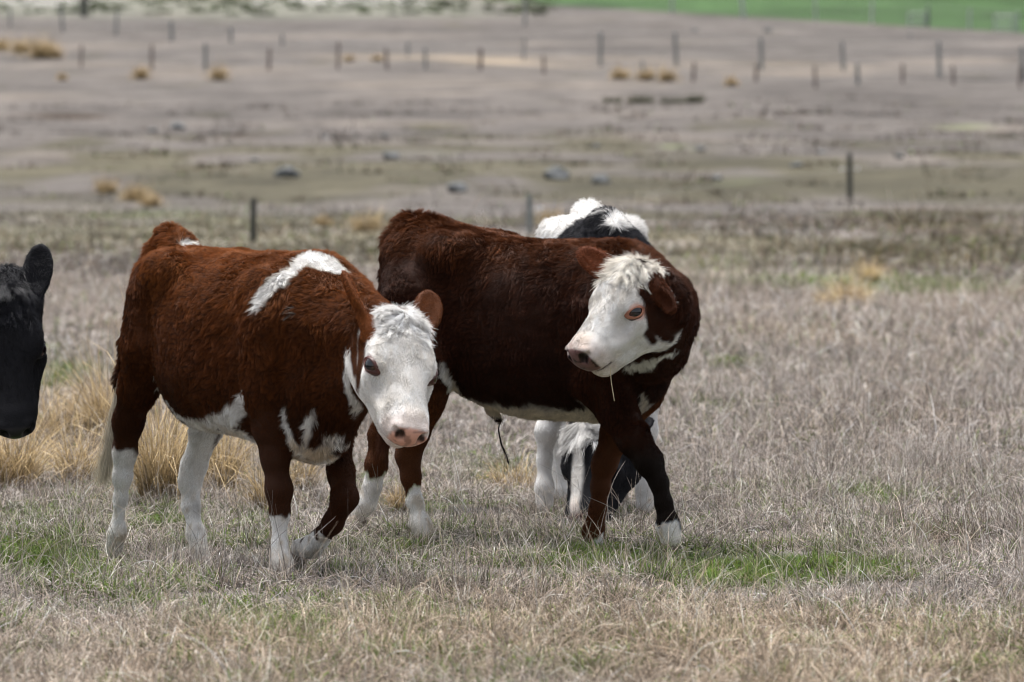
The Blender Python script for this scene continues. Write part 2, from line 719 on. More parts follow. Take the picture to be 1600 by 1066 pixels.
def fur(name, V, F, N, C, L, lift, comb, dens, count, root, mat, seed, clump=0.016, clumpf=0.6, wave=0.25, r0=0.00055):
    """coat of short hairs as curves rooted on the skin"""
    g = np.random.default_rng(seed)
    T = np.concatenate([F[:, [0, 1, 2]], F[:, [0, 2, 3]]])
    A = 0.5 * np.linalg.norm(np.cross(V[T[:, 1]] - V[T[:, 0]], V[T[:, 2]] - V[T[:, 0]]), axis=1)
    w = A * dens[T].mean(1)
    cs = np.cumsum(w)
    ti = np.minimum(np.searchsorted(cs, g.random(count) * cs[-1]), len(T) - 1)
    a, b = g.random(count), g.random(count)
    fl = a + b > 1
    a[fl], b[fl] = 1 - a[fl], 1 - b[fl]
    wt = np.stack([1 - a - b, a, b], 1)
    ip = lambda X: (X[T[ti]] * (wt[:, :, None] if X.ndim == 2 else wt)).sum(1)
    p, n, c, ln, lf, cm = ip(V), ip(N), ip(C), ip(L), ip(lift), ip(comb)
    n /= np.linalg.norm(n, axis=1)[:, None] + 1e-9
    jit = np.stack([fbm(p, 0.07, seed + i, 2) for i in range(3)], 1)
    cm = cm + jit * 1.1
    cm = cm - n * (cm * n).sum(1)[:, None]
    cm /= np.linalg.norm(cm, axis=1)[:, None] + 1e-9
    ln = ln * (0.65 + 0.55 * g.random(count)) * (1 + 0.25 * fbm(p, 0.05, seed + 9, 2)) * (1 + .5 * vnoise(p, .17, seed + 13))
    lf = np.clip(lf + 0.15 * (g.random(count) - .5) + 0.22 * vnoise(p, 0.045, seed + 21), 0.05, 1)
    d = n * lf[:, None] + cm * (1 - lf)[:, None]
    d /= np.linalg.norm(d, axis=1)[:, None]
    bend = cm - n * (0.35 * sstep(.012, .02, ln))[:, None]
    ts = np.array([0, 0.3, 0.65, 1.0])
    P = np.zeros((count, 4, 3))
    rnd = g.normal(size=(count, 3)) * wave * 0.35
    # clumps: hairs of one small cell of skin lean to a common tip
    wp = p + 0.012 * np.stack([vnoise(p, 0.02, seed + 40 + i) for i in range(3)], 1)
    cell = np.floor(wp / clump).astype(np.int64)
    hsh = np.stack([hash3(cell[:, 0], cell[:, 1], cell[:, 2], seed + i) for i in range(3)], 1) - .5
    cc = (cell + .5 + hsh * .7) * clump
    off = cc - p
    off = off - n * (off * n).sum(1)[:, None]
    off = np.clip(off, -clump, clump)
    clumpf = clumpf * sstep(.004, .013, ln)[:, None]
    for i, t in enumerate(ts):
        P[:, i] = p - n * 0.0006 + ln[:, None] * (d * t + bend * 0.28 * t * t + (rnd + hsh * wave * 1.3) * t * t) + off * clumpf * t * t
    ln_v = fbm(p, 0.16, seed + 70, 2)
    vv = (1 + 0.28 * ln_v * (c[:, 0] < .4) + 0.36 * (g.random(count) - .5) + 0.22 * vnoise(p, 0.03, seed + 60) + 0.30 * hsh[:, 0])[:, None]
    cc = np.clip(c * vv, 0, .9)
    return hair_obj(name, P, np.array([1.0, 0.9, 0.65, 0.2]) * r0, cc, mat, root)


M_EYE = None


def make_animal(spec):
    global M_EYE
    if M_EYE is None:
        M_EYE = attr_mat('eye_wet', 'ecol', 0.06, 0.6)
    fr, H = spec['frame'], spec['head']
    prims = spec['prims'] + head_prims(H, spec['ears'])
    V, F = build_sdf(prims, spec.get('voxel', 0.006))
    N = vnormals(V, F)
    # folds and muscle relief under the coat
    amp = spec.get('relief', .005) * sstep(.45, .6, V[:, 2])
    hd = H.loc(V)
    amp = amp * ~((hd[:, 0] > -.02) & (hd[:, 0] < .5) & (hd[:, 1] > -.26) & (np.abs(hd[:, 2]) < .15))
    V = V + N * (amp * (fbm(V * [.45, 1, 1.5], .085, 3, 3) + .5 * fbm(V * [1.6, 1, .35], .09, 8, 2)))[:, None]
    N = vnormals(V, F)
    # which part of the body each vertex belongs to
    best = np.full(len(V), 9.0)
    tg = np.zeros(len(V), int)
    tags = []
    for pr in prims:
        if pr['op'] < 0:
            continue
        if pr['tag'] not in tags:
            tags.append(pr['tag'])
        b0, b1 = bounds(pr)
        m = np.all((V > b0 - .08) & (V < b1 + .08), 1)
        d = prim_d(pr, V[m])
        idx = np.where(m)[0]
        up = d < best[idx]
        best[idx[up]] = d[up]
        tg[idx[up]] = tags.index(pr['tag'])
    h = H.loc(V)
    hb = (h[:, 0] > .0) & (h[:, 0] < .5) & (h[:, 1] > -.15) & (h[:, 1] < .06) & (np.abs(h[:, 2]) < .125) & (tg == tags.index('neck'))
    tg[hb] = tags.index('head')
    is_ = lambda *n: np.isin(tg, [tags.index(x) for x in n if x in tags])
    root = empty(spec['name'], tuple(fr.O), -fr.th)
    tag(root, spec['label'], spec['cat'], spec.get('group'))
    bvh = BVHTree.FromPolygons(V.tolist(), F.tolist())
    h = H.loc(V)
    ctx = dict(V=V, N=N, F=F, h=h, is_=is_, bvh=bvh, fr=fr, H=H)
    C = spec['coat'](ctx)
    # the face is never one clean white: grey-cream streaks, dirt on the muzzle, pinkish skin near eyes and mouth
    head = is_('head')
    fs = head * (C[:, 0] > .4)
    st_ = fbm(h * [.35, 1, 1], .012, 61, 3) * .5 + fbm(h, .05, 65, 3) * .5
    C = C * (1 - (fs * np.clip(.10 + .28 * st_, 0, .4))[:, None] * np.array([.8, .95, 1.15]))
    pk = fs * sstep(.33, .41, h[:, 0]) * .22
    C = C * (1 - pk[:, None] * np.array([.0, .35, .4]))
    # bare skin: nose pad, eyelids, inner ear
    head = is_('head')
    nose = head & (h[:, 0] > .398) & (h[:, 1] > -.100)
    pad = sstep(.415, .424, h[:, 0] + .5 * np.minimum(0, .040 - np.abs(h[:, 2])) - .12 * (h[:, 1] + .05)) * nose
    hole = np.zeros(len(V))
    for s in (-1, 1):
        hole = np.maximum(hole, sstep(.021, .012, np.linalg.norm((h - [.432, -.045, s * .031]) * [1, 1, 1.2], axis=1)))
    eye = np.zeros(len(V))
    for s in (-1, 1):
        eye = np.maximum(eye, head * sstep(.036, .026, np.linalg.norm((h - [.182, -.062, s * .086]) * [1, 1.25, 1], axis=1)))
    lip = head * sstep(.007, .003, np.abs(h[:, 1] + .109)) * (h[:, 0] > .372)
    spots = sstep(.25, .45, vnoise(V, .014, 5)) * spec.get('nose_spots', 0)
    skin = np.array(spec['nose'])[None] * (1 - .9 * spots[:, None])
    C = C * (1 - pad[:, None]) + skin * pad[:, None]
    C = C * (1 - eye[:, None] * .8) + np.array(spec['lid'])[None] * eye[:, None] * .8
    C = C * (1 - lip[:, None] * .8) + np.array([.05, .03, .03]) * lip[:, None] * .8
    C = C * (1 - .93 * hole[:, None])
    me = mesh_np('body', V, F, attr_mat(spec['name'] + '_skin', 'coat', 0.75, 0.2, gloss_attr='gloss', bump=0.25))
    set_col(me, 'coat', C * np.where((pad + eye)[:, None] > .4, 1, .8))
    ga = me.attributes.new('gloss', 'FLOAT', 'POINT')
    ga.data.foreach_set('value', (0.8 - 0.45 * np.maximum(pad, eye)).astype(np.float32))
    link('body', me, root)
    # coat
    leg = is_('legHR', 'legHL', 'legFR', 'legFL')
    L = np.full(len(V), spec.get('fur', .028))
    L[is_('neck')] *= 1.15
    zl = sstep(.30, .60, V[:, 2])
    L = np.where(leg, .0050 + .008 * zl, L)
    L = np.where(head, .0062 + .006 * sstep(.14, .02, h[:, 0]) - .002 * sstep(.3, .4, h[:, 0]), L)
    L = np.where(is_('ear'), .007, L)
    L = np.where(is_('tail'), .02, L)
    for _ in range(3):
        L = relax(np.stack([L] * 3, 1), F, 4, .7)[:, 0]
    lift = np.where(head, .30, np.where(leg, .30, .40))
    lift = lift + .15 * (N[:, 2] > .5) * ~head
    comb = np.zeros_like(V)
    comb[:] = (-.45, 0, -.75)
    comb[leg] = (-.1, 0, -1)
    comb[head] = -H.f * .9 + H.u * .0
    fz = head & (h[:, 0] < .13) & (h[:, 1] > -.09)
    comb[fz] = H.f * .8
    dens = np.ones(len(V))
    dens[head] = 1.9
    dens[leg] = 1.3
    dens *= (1 - pad) * (1 - eye) * (1 - hole) * (1 - lip * .8)
    nw = N[:, 0:1] * fr.U + N[:, 1:2] * fr.L
    dens *= np.where(nw[:, 1] > .35, .45, 1.0)
    dens[is_('ear')] *= 1.2
    hm = spec['hair_mat']
    fur('coat', V, F, N, C, L, lift, comb, dens, spec.get('hairs', 200000), root, hm, spec['seed'], clump=spec.get('clump', .017))
    # forelock: long tousled hair on the poll
    sel = head & (h[:, 0] < .115) & (h[:, 1] > -.075) & (np.abs(h[:, 2]) < .068)
    if spec.get('forelock', 0):
        lk = np.full(len(V), spec['forelock'])
        dn = sel.astype(float) * sstep(.12, .04, h[:, 0]) * sstep(.085, .05, np.abs(h[:, 2]))
        cm = H.f[None] * .75 + H.r[None] * (np.sign(h[:, 2:3]) * .45) - np.array([[0, 0, .25]])
        fur('forelock', V, F, N, np.tile(np.array(spec['lock_col']), (len(V), 1)), lk, np.full(len(V), .34), cm, dn,
            6500, root, hm, spec['seed'] + 5, clump=.019, clumpf=1.0, wave=.55, r0=.0006)
    for s in (-1, 1):
        mk_eye(H, s, root, spec['lid_mat'], spec.get('eye', 1.35))
    for (p, tilt, sz) in spec['hooves']:
        mk_hoof(np.asarray(p) - np.array([0, 0, .014]), (1, 0, 0), root, spec['hoof_mat'], tilt, sz)
    for fn in spec.get('extra', []):
        fn(root, ctx)
    return root
# ------------------------------------------------------------------ the four animals: poses
I3 = np.eye(3)


def px_leg(fr, pts, tg, foot=None, k=0.025):
    """pts: (px, py, lateral, radius)"""
    th = lambda r: r - .0045 if r < .06 else r - .010
    pr = chain([(fr.P(a, b, l), th(r)) for a, b, l, r in pts], tg, k)
    j = [q for q in pts if q[3] < .05][1:3]                      # knee or hock, then fetlock
    e = [q for q in pts if q[3] < .05][-2]
    a, b, l, r = j[0]
    pr.append(ell(fr.P(a, b, l), I3, np.array([1.12, 1.0, 1.25]) * th(r), tg, .012))
    a, b, l, r = e
    for sd in (-1, 1):                                            # dewclaws
        pr.append(ell(fr.P(a, b, l) + np.array([-r * .9, sd * .014, -.004]), I3, [.010, .008, .012], tg, .010))
    return pr


BROWN_A = np.array([.062, .0182, .0042])
BROWN_B = np.array([.026, .0075, .0028])
WHITE = np.array([.82, .80, .775])
BLACK = np.array([.010, .010, .013])
UP = np.array([0, 0, 1.0])


def sz(fr, pts, l=0.0):
    q = [fr.P(a, b, l) for a, b in pts]
    return [(p[0], p[2]) for p in q]


# ---- calf walking in front
fA = Frame(262, 18.70, 57)
A = fA.P
hA = Head(A(635, 484, 0.0), A(653, 672, -.10), roll=-19, scale=1.17, deep=1.10)
trA = Trunk(sz(fA, [(250, 392), (266, 376), (300, 384), (330, 394), (380, 396), (430, 397), (465, 400), (495, 402), (525, 420), (560, 455)]),
            [(-.08, .72), (.06, .60), (.18, .475)] + sz(fA, [(330, 674), (385, 676), (430, 690), (470, 712), (500, 706), (535, 660), (560, 610)]),
            [(-.08, .075), (.04, .105), (.17, .165), (.30, .205), (.45, .236), (.60, .243), (.74, .21), (.90, .165), (1.1, .13)],
            [(-.1, .6), (.08, .60), (.26, .46), (.45, .42), (.65, .42), (.9, .5), (1.1, .5)])
legA = dict(
    HR=[(252, 470, -.085, .125), (236, 540, -.12, .100), (215, 608, -.135, .066), (200, 660, -.135, .050), (195, 706, -.13, .039), (191, 745, -.13, .031), (188, 780, -.13, .0215), (183, 832, -.13, .028), (177, 858, -.13, .034)],
    HL=[(300, 480, .09, .135), (322, 560, .12, .10), (330, 620, .125, .07), (322, 672, .12, .050), (303, 728, .115, .042), (297, 752, .11, .038), (298, 790, .11, .029), (306, 835, .11, .030), (314, 868, .11, .034)],
    FR=[(425, 520, -.13, .105), (420, 610, -.135, .085), (423, 670, -.125, .056), (429, 715, -.12, .044), (436, 766, -.115, .042), (437, 800, -.115, .031), (437, 850, -.115, .025), (440, 878, -.115, .034), (443, 893, -.115, .035)],
    FL=[(505, 560, .12, .10), (518, 640, .125, .072), (525, 690, .12, .049), (533, 740, .11, .042), (539, 778, .105, .042), (520, 818, .10, .033), (500, 842, .10, .031), (487, 855, .10, .036), (468, 856, .10, .032)])
primA = [dict(t='trunk', tr=trA, k=.03, tag='trunk', op=1)]
for n, q in legA.items():
    primA += px_leg(fA, q, 'leg' + n, k=.03)
primA += [cone(A(490, 490, 0), hA(.035, -.135, 0), .170, .098, 'neck', .06),
          cone(A(515, 600, 0), hA(.11, -.175, 0), .12, .07, 'neck', .06),
          ell(A(495, 660, 0), I3, [.13, .10, .12], 'trunk', .05),
          ell(A(405, 520, -.155), I3, [.13, .045, .20], 'trunk', .06),
          ell(A(510, 520, .155), I3, [.13, .045, .20], 'trunk', .06)]
for s in (-1, 1):
    primA += [ell([.24, s * .145, .96], I3, [.09, .045, .045], 'trunk', .10),
              ell([.0, s * .075, .93], I3, [.06, .035, .05], 'trunk', .08)]
primA += chain([(A(282, 384, 0), .045), (A(264, 372, 0), .038), (A(246, 395, 0), .032), (A(222, 450, -.01), .026), (A(198, 540, -.04), .021), (A(183, 600, -.06), .016)], 'tail', .03)


def coatA(c):
    V, N, h, is_ = c['V'], c['N'], c['h'], c['is_']
    pt = lambda st, **k: paint(np.zeros(len(V)), V, c['bvh'], fA, st, 31, **k)
    nz = fbm(V, .05, 77, 3)
    w = np.zeros(len(V))
    w = np.maximum(w, is_('head') * sstep(.0, .02, h[:, 0] + .015 + .5 * np.minimum(0, h[:, 1] + .06) + nz * .012))
    w = np.maximum(w, is_('trunk') * sstep(.70, .85, -N[:, 2] + nz * .08))
    w = np.maximum(w, pt([[(402, 478, 9), (412, 458, 12), (432, 442, 12), (455, 428, 12), (470, 412, 14), (484, 402, 17), (508, 408, 22), (528, 420, 16)], [(490, 410, 12), (512, 418, 12)],
                          [(290, 381, 8), (308, 384, 6)],
                          [(246, 606, 4), (254, 620, 7), (266, 634, 10), (278, 647, 12), (294, 656, 14), (325, 664, 18), (355, 656, 20), (374, 640, 15), (379, 618, 7)],
                          [(330, 676, 16), (385, 678, 14)],
                          [(445, 634, 3), (447, 662, 6), (456, 688, 7), (470, 708, 10), (495, 706, 9), (520, 694, 7), (545, 690, 6)],
                          [(489, 640, 5), (484, 655, 6), (480, 680, 7), (476, 695, 9)], [(508, 680, 6), (535, 684, 5)],
                          [(541, 556, 7), (541, 580, 8), (545, 612, 9), (560, 636, 10)]]))
    nj = fbm(V * [1, 1, .3], .02, 91, 2)
    leg = lambda n, py, a=.02: is_('leg' + n) * sstep(-a * .5, a * .5, A(*py)[2] - V[:, 2] + nz * .03 + nj * .022)
    w = np.maximum(w, leg('HR', (195, 703, -.13)))
    w = np.maximum(w, leg('FR', (437, 806, -.115), .012))
    w = np.maximum(w, leg('FL', (500, 838, .1), .012))
    w = np.maximum(w, leg('HL', (320, 650, .12)))
    br = pt([[(560, 486, 16), (566, 520, 15), (564, 560, 14), (560, 600, 9), (557, 615, 5)], [(550, 500, 14), (554, 545, 13), (555, 580, 10)],
             [(272, 738, 3), (279, 712, 4), (290, 690, 4), (296, 668, 4)], [(343, 668, 5), (337, 695, 4), (331, 712, 3)],
             [(464, 656, 8), (468, 670, 8)], [(512, 664, 8), (520, 672, 5)]], noise=.006)
    w = w * (1 - br)
    w[is_('ear')] = 0
    C = BROWN_A[None] * (1 - w[:, None]) + WHITE[None] * w[:, None]
    er = is_('ear')
    C[er] = BROWN_A * np.where(h[er][:, 2:3] < 0, 2.4, 1.35)
    # darker, redder legs and shoulder, bleached back, both exaggerated to paint in top light; cream stain on the chest
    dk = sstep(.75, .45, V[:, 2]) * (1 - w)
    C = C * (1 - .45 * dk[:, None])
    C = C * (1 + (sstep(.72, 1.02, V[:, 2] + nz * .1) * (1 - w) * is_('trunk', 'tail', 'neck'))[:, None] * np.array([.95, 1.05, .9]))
    st = is_('trunk') * w * sstep(.5, .4, V[:, 2]) * sstep(-.3, .3, nz)
    C = C * (1 - .75 * st[:, None] * np.array([.35, .52, .72]))
    mud = pt([[(447, 486, 2)], [(457, 482, 3)], [(462, 490, 3)], [(452, 494, 2)]], soft=.003, noise=.004)
    C = C * (1 - mud[:, None]) + np.array([.22, .21, .19]) * mud[:, None]
    dirt = w * is_('legHR', 'legHL', 'legFR', 'legFL') * np.clip(sstep(.05, .5, fbm(V * [1, 1, .5], .022, 15, 3)) * sstep(.45, .0, V[:, 2]) + .5 * sstep(.13, .03, V[:, 2] + .03 * nz), 0, 1)
    C = C * (1 - dirt[:, None] * np.array([.30, .38, .48]))
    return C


# ---- steer looking back over its shoulder
fB = Frame(640, 19.60, 30)
B = fB.P
hB = Head(B(981, 402, -.42), B(884, 543, -.645), roll=-4, scale=1.2, deep=1.28)
trB = Trunk(sz(fB, [(612, 368), (635, 345), (668, 341), (705, 350), (760, 366), (820, 376), (900, 377), (960, 377), (1005, 388), (1035, 408), (1068, 450)]),
            [(-.08, .76), (.05, .66), (.15, .56)] + sz(fB, [(720, 612), (770, 638), (830, 652), (900, 655), (960, 662), (1000, 645), (1030, 600), (1064, 540)]),
            [(-.08, .09), (.04, .13), (.18, .185), (.32, .205), (.50, .245), (.66, .255), (.80, .225), (.95, .185), (1.12, .13)],
            [(-.1, .62), (.2, .62), (.45, .5), (.65, .46), (.9, .5), (1.1, .5)])
legB = dict(
    HR=[(655, 470, -.10, .155), (672, 560, -.14, .115), (664, 625, -.14, .075), (645, 680, -.13, .053), (638, 712, -.125, .044), (642, 745, -.125, .033), (648, 785, -.125, .027), (657, 818, -.125, .034), (663, 832, -.125, .038)],
    HL=[(650, 480, .10, .15), (650, 570, .14, .11), (622, 630, .13, .065), (594, 680, .125, .040), (588, 728, .12, .037), (582, 760, .12, .031), (573, 786, .12, .035), (561, 803, .12, .034)],
    FR=[(945, 490, -.15, .125), (938, 590, -.15, .10), (965, 645, -.14, .070), (990, 685, -.13, .056), (1014, 722, -.125, .047), (1030, 755, -.12, .030), (1037, 785, -.12, .028), (1044, 820, -.12, .037), (1049, 842, -.12, .041)],
    FL=[(1010, 540, .13, .12), (1000, 610, .14, .085), (965, 672, .13, .055), (944, 725, .125, .043), (938, 760, .12, .031), (934, 795, .12, .027), (928, 828, .12, .035), (928, 844, .12, .037)])
primB = [dict(t='trunk', tr=trB, k=.03, tag='trunk', op=1)]
for n, q in legB.items():
    primB += px_leg(fB, q, 'leg' + n, k=.03)
primB += [cone(B(970, 470, -.02), B(1024, 488, -.13), .175, .132, 'neck', .06),
          cone(B(1024, 488, -.13), hB(.03, -.15, 0.02), .132, .092, 'neck', .05),
          cone(B(1018, 540, -.10), hB(.12, -.19, 0.02), .120, .065, 'neck', .05),
          ell(B(992, 580, 0), I3, [.12, .11, .12], 'trunk', .05),
          ell(B(930, 500, -.17), I3, [.13, .05, .22], 'trunk', .06),
          ell(B(1010, 500, .17), I3, [.13, .05, .22], 'trunk', .06),
          cone(B(768, 640, 0), B(780, 657, 0), .020, .010, 'trunk', .02)]
for s in (-1, 1):
    primB += [ell([.26, s * .16, 1.01], I3, [.09, .05, .045], 'trunk', .10),
              ell([.0, s * .085, .98], I3, [.06, .04, .06], 'trunk', .08)]
primB += chain([(B(668, 362, 0), .05), (B(640, 356, 0), .042), (B(616, 380, 0), .034), (B(610, 430, 0), .028), (B(610, 560, .02), .022), (B(608, 640, .02), .018)], 'tail', .03)


def coatB(c):
    V, N, h, is_ = c['V'], c['N'], c['h'], c['is_']
    pt = lambda st, **k: paint(np.zeros(len(V)), V, c['bvh'], fB, st, 41, **k)
    nz = fbm(V, .05, 78, 3)
    w = is_('head') * sstep(.0, .02, h[:, 0] + .012 + .6 * np.minimum(0, h[:, 1] + .06) + nz * .012)
    w = np.maximum(w, is_('trunk') * sstep(.74, .88, -N[:, 2] + nz * .08) * (V[:, 0] < .95))
    w = np.maximum(w, pt([[(690, 570, 5), (702, 596, 7), (722, 617, 9), (748, 634, 11), (785, 647, 11), (830, 652, 10), (880, 648, 11), (925, 645, 12)],
                          [(985, 574, 9), (1010, 570, 9), (1035, 556, 8), (1058, 547, 6)], [(1005, 615, 4), (1008, 632, 6)]]))
    br = pt([[(1004, 448, 12), (1018, 475, 18), (1022, 505, 18), (1038, 522, 13), (1048, 530, 9)], [(1012, 520, 9), (1020, 533, 8)],
             [(1030, 450, 18), (1045, 490, 18), (1068, 500, 16)], [(1050, 470, 16), (1075, 480, 14)], [(1036, 500, 16), (1048, 516, 14), (1062, 512, 12), (1072, 520, 10)], [(1000, 432, 8)]], noise=.006)
    w = w * (1 - br)
    w[is_('ear')] = 0
    nj = fbm(V * [1, 1, .3], .02, 92, 2)
    leg = lambda n, py, a=.015: is_('leg' + n) * sstep(-a * .5, a * .5, B(*py)[2] - V[:, 2] + nz * .03 + nj * .022)
    w = np.maximum(w, leg('HR', (645, 762, -.125)) * 1.0)
    w = np.maximum(w, leg('HL', (588, 742, .12)))
    w = np.maximum(w, leg('FR', (1045, 822, -.12)))
    w = np.maximum(w, leg('FL', (930, 842, .12), .006))
    C = BROWN_B[None] * (1 - w[:, None]) + WHITE[None] * w[:, None]
    er = is_('ear')
    C[er] = BROWN_B * np.where(h[er][:, 2:3] < 0, 4.6, 2.4)  # far ear brighter than the near one, its light painted into the coat
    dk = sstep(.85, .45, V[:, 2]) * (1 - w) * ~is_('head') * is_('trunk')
    C = C * (1 - .4 * dk[:, None])  # lower trunk darkened, overcast shading painted into the coat
    C = C * (1 + (sstep(.85, 1.12, V[:, 2] + nz * .1) * (1 - w) * is_('trunk', 'tail', 'neck'))[:, None] * np.array([1.7, 1.9, 1.2]))  # warmer back, lightened further to paint in light from above
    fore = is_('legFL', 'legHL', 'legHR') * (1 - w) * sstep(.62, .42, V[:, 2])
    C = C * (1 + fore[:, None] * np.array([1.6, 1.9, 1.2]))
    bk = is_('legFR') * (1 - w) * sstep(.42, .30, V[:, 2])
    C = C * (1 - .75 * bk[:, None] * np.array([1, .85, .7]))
    st = w * is_('trunk')
    C = C * (1 - st[:, None] * np.array([.22, .30, .42]))
    dirt = w * is_('legHR', 'legHL', 'legFR') * np.clip(sstep(.05, .5, fbm(V * [1, 1, .5], .022, 15, 3)) * .8 + .5 * sstep(.13, .03, V[:, 2] + .03 * nz), 0, 1)
    C = C * (1 - dirt[:, None] * np.array([.30, .38, .48]))
    dirt2 = w * is_('head') * sstep(.0, .5, fbm(V, .04, 19, 3)) * sstep(.3, .42, h[:, 0])
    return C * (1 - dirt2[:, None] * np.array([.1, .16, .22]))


# ---- black and white cow grazing behind the steer
fC = Frame(914, 22.0, 85)
Cc = fC.P
hC = Head(Cc(908, 658, s=1.27), Cc(889, 806, s=1.42), roll=26, scale=1.25)
hC2 = hC
trC = Trunk([(-.1, 1.05), (.0, 1.115), (.12, 1.125), (.3, 1.10), (.55, 1.075), (.8, 1.095), (.95, 1.04), (1.1, .92)],
            [(-.1, .75), (.05, .62), (.2, .54), (.5, .46), (.8, .46), (1.0, .52), (1.1, .6)],
            [(-.1, .09), (.04, .11), (.18, .16), (.32, .18), (.5, .23), (.66, .235), (.8, .20), (.95, .17), (1.1, .14)],
            [(-.1, .55), (.2, .52), (.45, .42), (.65, .40), (.9, .45), (1.1, .5)])
def c_leg(side, s0, foot, tg, hind):
    f = np.array(foot)
    if hind:
        q = [((s0, side * .10, .85), .15), ((s0 + .12, side * .15, .66), .11), ((s0 + .02, side * .13, .50), .06), ((s0 - .10, f[1], .40), .043),
             ((s0 - .07, f[1], .25), .027), ((f[0] - .02, f[1], .11), .034), ((f[0], f[1], f[2] + .05), .037)]
    else:
        q = [((s0, side * .14, .74), .12), ((s0, side * .155, .58), .085), ((s0 + .01, (side * .15 + f[1]) / 2, .44), .048), ((s0 + .02, f[1] * .9 + side * .015, .31), .040),
             ((s0 + .01, f[1], .2), .023), ((f[0], f[1], .10), .031), ((f[0], f[1], f[2] + .05), .034)]
    return chain([(np.array(a), r) for a, r in q], tg, .03)
footC = dict(FR=Cc(851, 806, s=.88), FL=Cc(1008, 808, s=.88), HR=Cc(872, 786, s=.02), HL=np.array([.04, .13, 0.0]))
for k in footC:
    footC[k][2] = min(max(footC[k][2], -.02), .03)
primC = [dict(t='trunk', tr=trC, k=.03, tag='trunk', op=1)]
primC += c_leg(-1, .86, footC['FR'], 'legFR', False) + c_leg(1, .86, footC['FL'], 'legFL', False)
primC += c_leg(-1, .10, footC['HR'], 'legHR', True) + c_leg(1, .12, footC['HL'], 'legHL', True)
primC += [cone([.92, 0, .82], hC(-.02, -.10, 0), .19, .115, 'neck', .06), cone([1.0, 0, .62], hC(.06, -.16, 0), .13, .08, 'neck', .06),
          ell([.80, 0, 1.06], I3, [.16, .06, .07], 'trunk', .05)]
for s in (-1, 1):
    primC += [ell([.24, s * .15, 1.03], I3, [.09, .05, .045], 'trunk', .1)]
primC += chain([(np.array([.08, 0, 1.11]), .045), (np.array([-.04, 0, 1.10]), .04), (np.array([-.12, 0, 1.0]), .03), (np.array([-.14, 0, .6]), .02)], 'tail', .03)


def coatC(c):
    V, N, h, is_ = c['V'], c['N'], c['h'], c['is_']
    nz = fbm(V, .08, 79, 3)
    pt = lambda st, **k: paint(np.zeros(len(V)), V, c['bvh'], fC, st, 51, **k)
    w = np.zeros(len(V))
    w = np.maximum(w, pt([[(862, 362, 20), (885, 345, 22), (905, 330, 18), (930, 332, 12), (945, 330, 5)], [(956, 346, 12), (978, 344, 18), (992, 356, 8)]], noise=.02))
    w = np.maximum(w, is_('trunk', 'tail', 'legHR', 'legHL') * sstep(.42, .34, V[:, 0] + nz * .1) * sstep(.80, .92, V[:, 2]))
    w = np.maximum(w, is_('legFR', 'legFL', 'legHR', 'legHL') * sstep(.56, .50, V[:, 2] + nz * .06))
    bl = .017 + .026 * sstep(.14, .02, h[:, 0])
    w = np.maximum(w, is_('head') * sstep(.008, -.008, np.abs(h[:, 2]) - bl + nz * .01) * (h[:, 1] > -.09))
    C = BLACK[None] * (1 - w[:, None]) + WHITE[None] * w[:, None]
    dirt = w * is_('legHR', 'legHL', 'legFR', 'legFL') * sstep(.1, .6, fbm(V, .03, 15, 3)) * sstep(.3, .05, V[:, 2])
    return C * (1 - dirt[:, None] * np.array([.2, .3, .4]))


# ---- black cow at the frame edge
fD = Frame(-480, 19.0, 38)
Dd = fD.P
hD = Head(Dd(8, 450, s=1.36), Dd(25, 676, s=1.445), roll=20, scale=1.17)
_off = hD.o
oD = hD.o[1]
trD = Trunk([(-.1, 1.05), (.0, 1.10), (.12, 1.11), (.3, 1.09), (.55, 1.06), (.8, 1.08), (.95, 1.02), (1.1, .92)],
            [(-.1, .75), (.05, .62), (.2, .54), (.5, .45), (.8, .45), (1.0, .52), (1.1, .6)],
            [(-.1, .12), (.04, .15), (.18, .21), (.32, .225), (.5, .27), (.66, .27), (.8, .23), (.95, .19), (1.1, .15)],
            [(-.1, .62), (.2, .62), (.45, .5), (.65, .46), (.9, .5), (1.1, .5)])
footD = dict(FR=np.array([.80, -.13, 0.]), FL=np.array([.92, .13, 0.]), HR=np.array([.10, -.13, 0.]), HL=np.array([-.02, .13, 0.]))
primD = [dict(t='trunk', tr=trD, k=.03, tag='trunk', op=1)]
primD += c_leg(-1, .86, footD['FR'], 'legFR', False) + c_leg(1, .86, footD['FL'], 'legFL', False)
primD += c_leg(-1, .10, footD['HR'], 'legHR', True) + c_leg(1, .12, footD['HL'], 'legHL', True)
primD += [cone([.92, 0, .80], hD(.02, -.11, 0), .19, .11, 'neck', .06), cone([1.0, 0, .62], hD(.08, -.17, 0), .13, .07, 'neck', .06)]
primD += chain([(np.array([.08, 0, 1.09]), .045), (np.array([-.04, 0, 1.08]), .04), (np.array([-.12, 0, 1.0]), .03), (np.array([-.14, 0, .6]), .02)], 'tail', .03)


def coatD(c):
    C = np.tile(BLACK, (len(c['V']), 1))
    return C


# ground contact of the feet
SOLE = dict(A=[A(176, 880, -.13), A(319, 893, .11), A(445, 909, -.115)], B=[B(668, 850, -.125), B(1051, 862, -.12), B(929, 862, .12)],
            C=list(footC.values()), D=list(footD.values()))
for key, f_ in (('A', fA), ('B', fB), ('C', fC), ('D', fD)):
    for p in SOLE[key]:
        FEET.append(tuple(f_.world(p)))
print('FEET', [tuple(round(float(v), 3) for v in f) for f in FEET])
solve_feet()
# ------------------------------------------------------------------ the paddock
def blob(px, py, cx, cy, rx, ry):
    return np.exp(-(((px - cx) / rx) ** 2 + ((py - cy) / ry) ** 2))


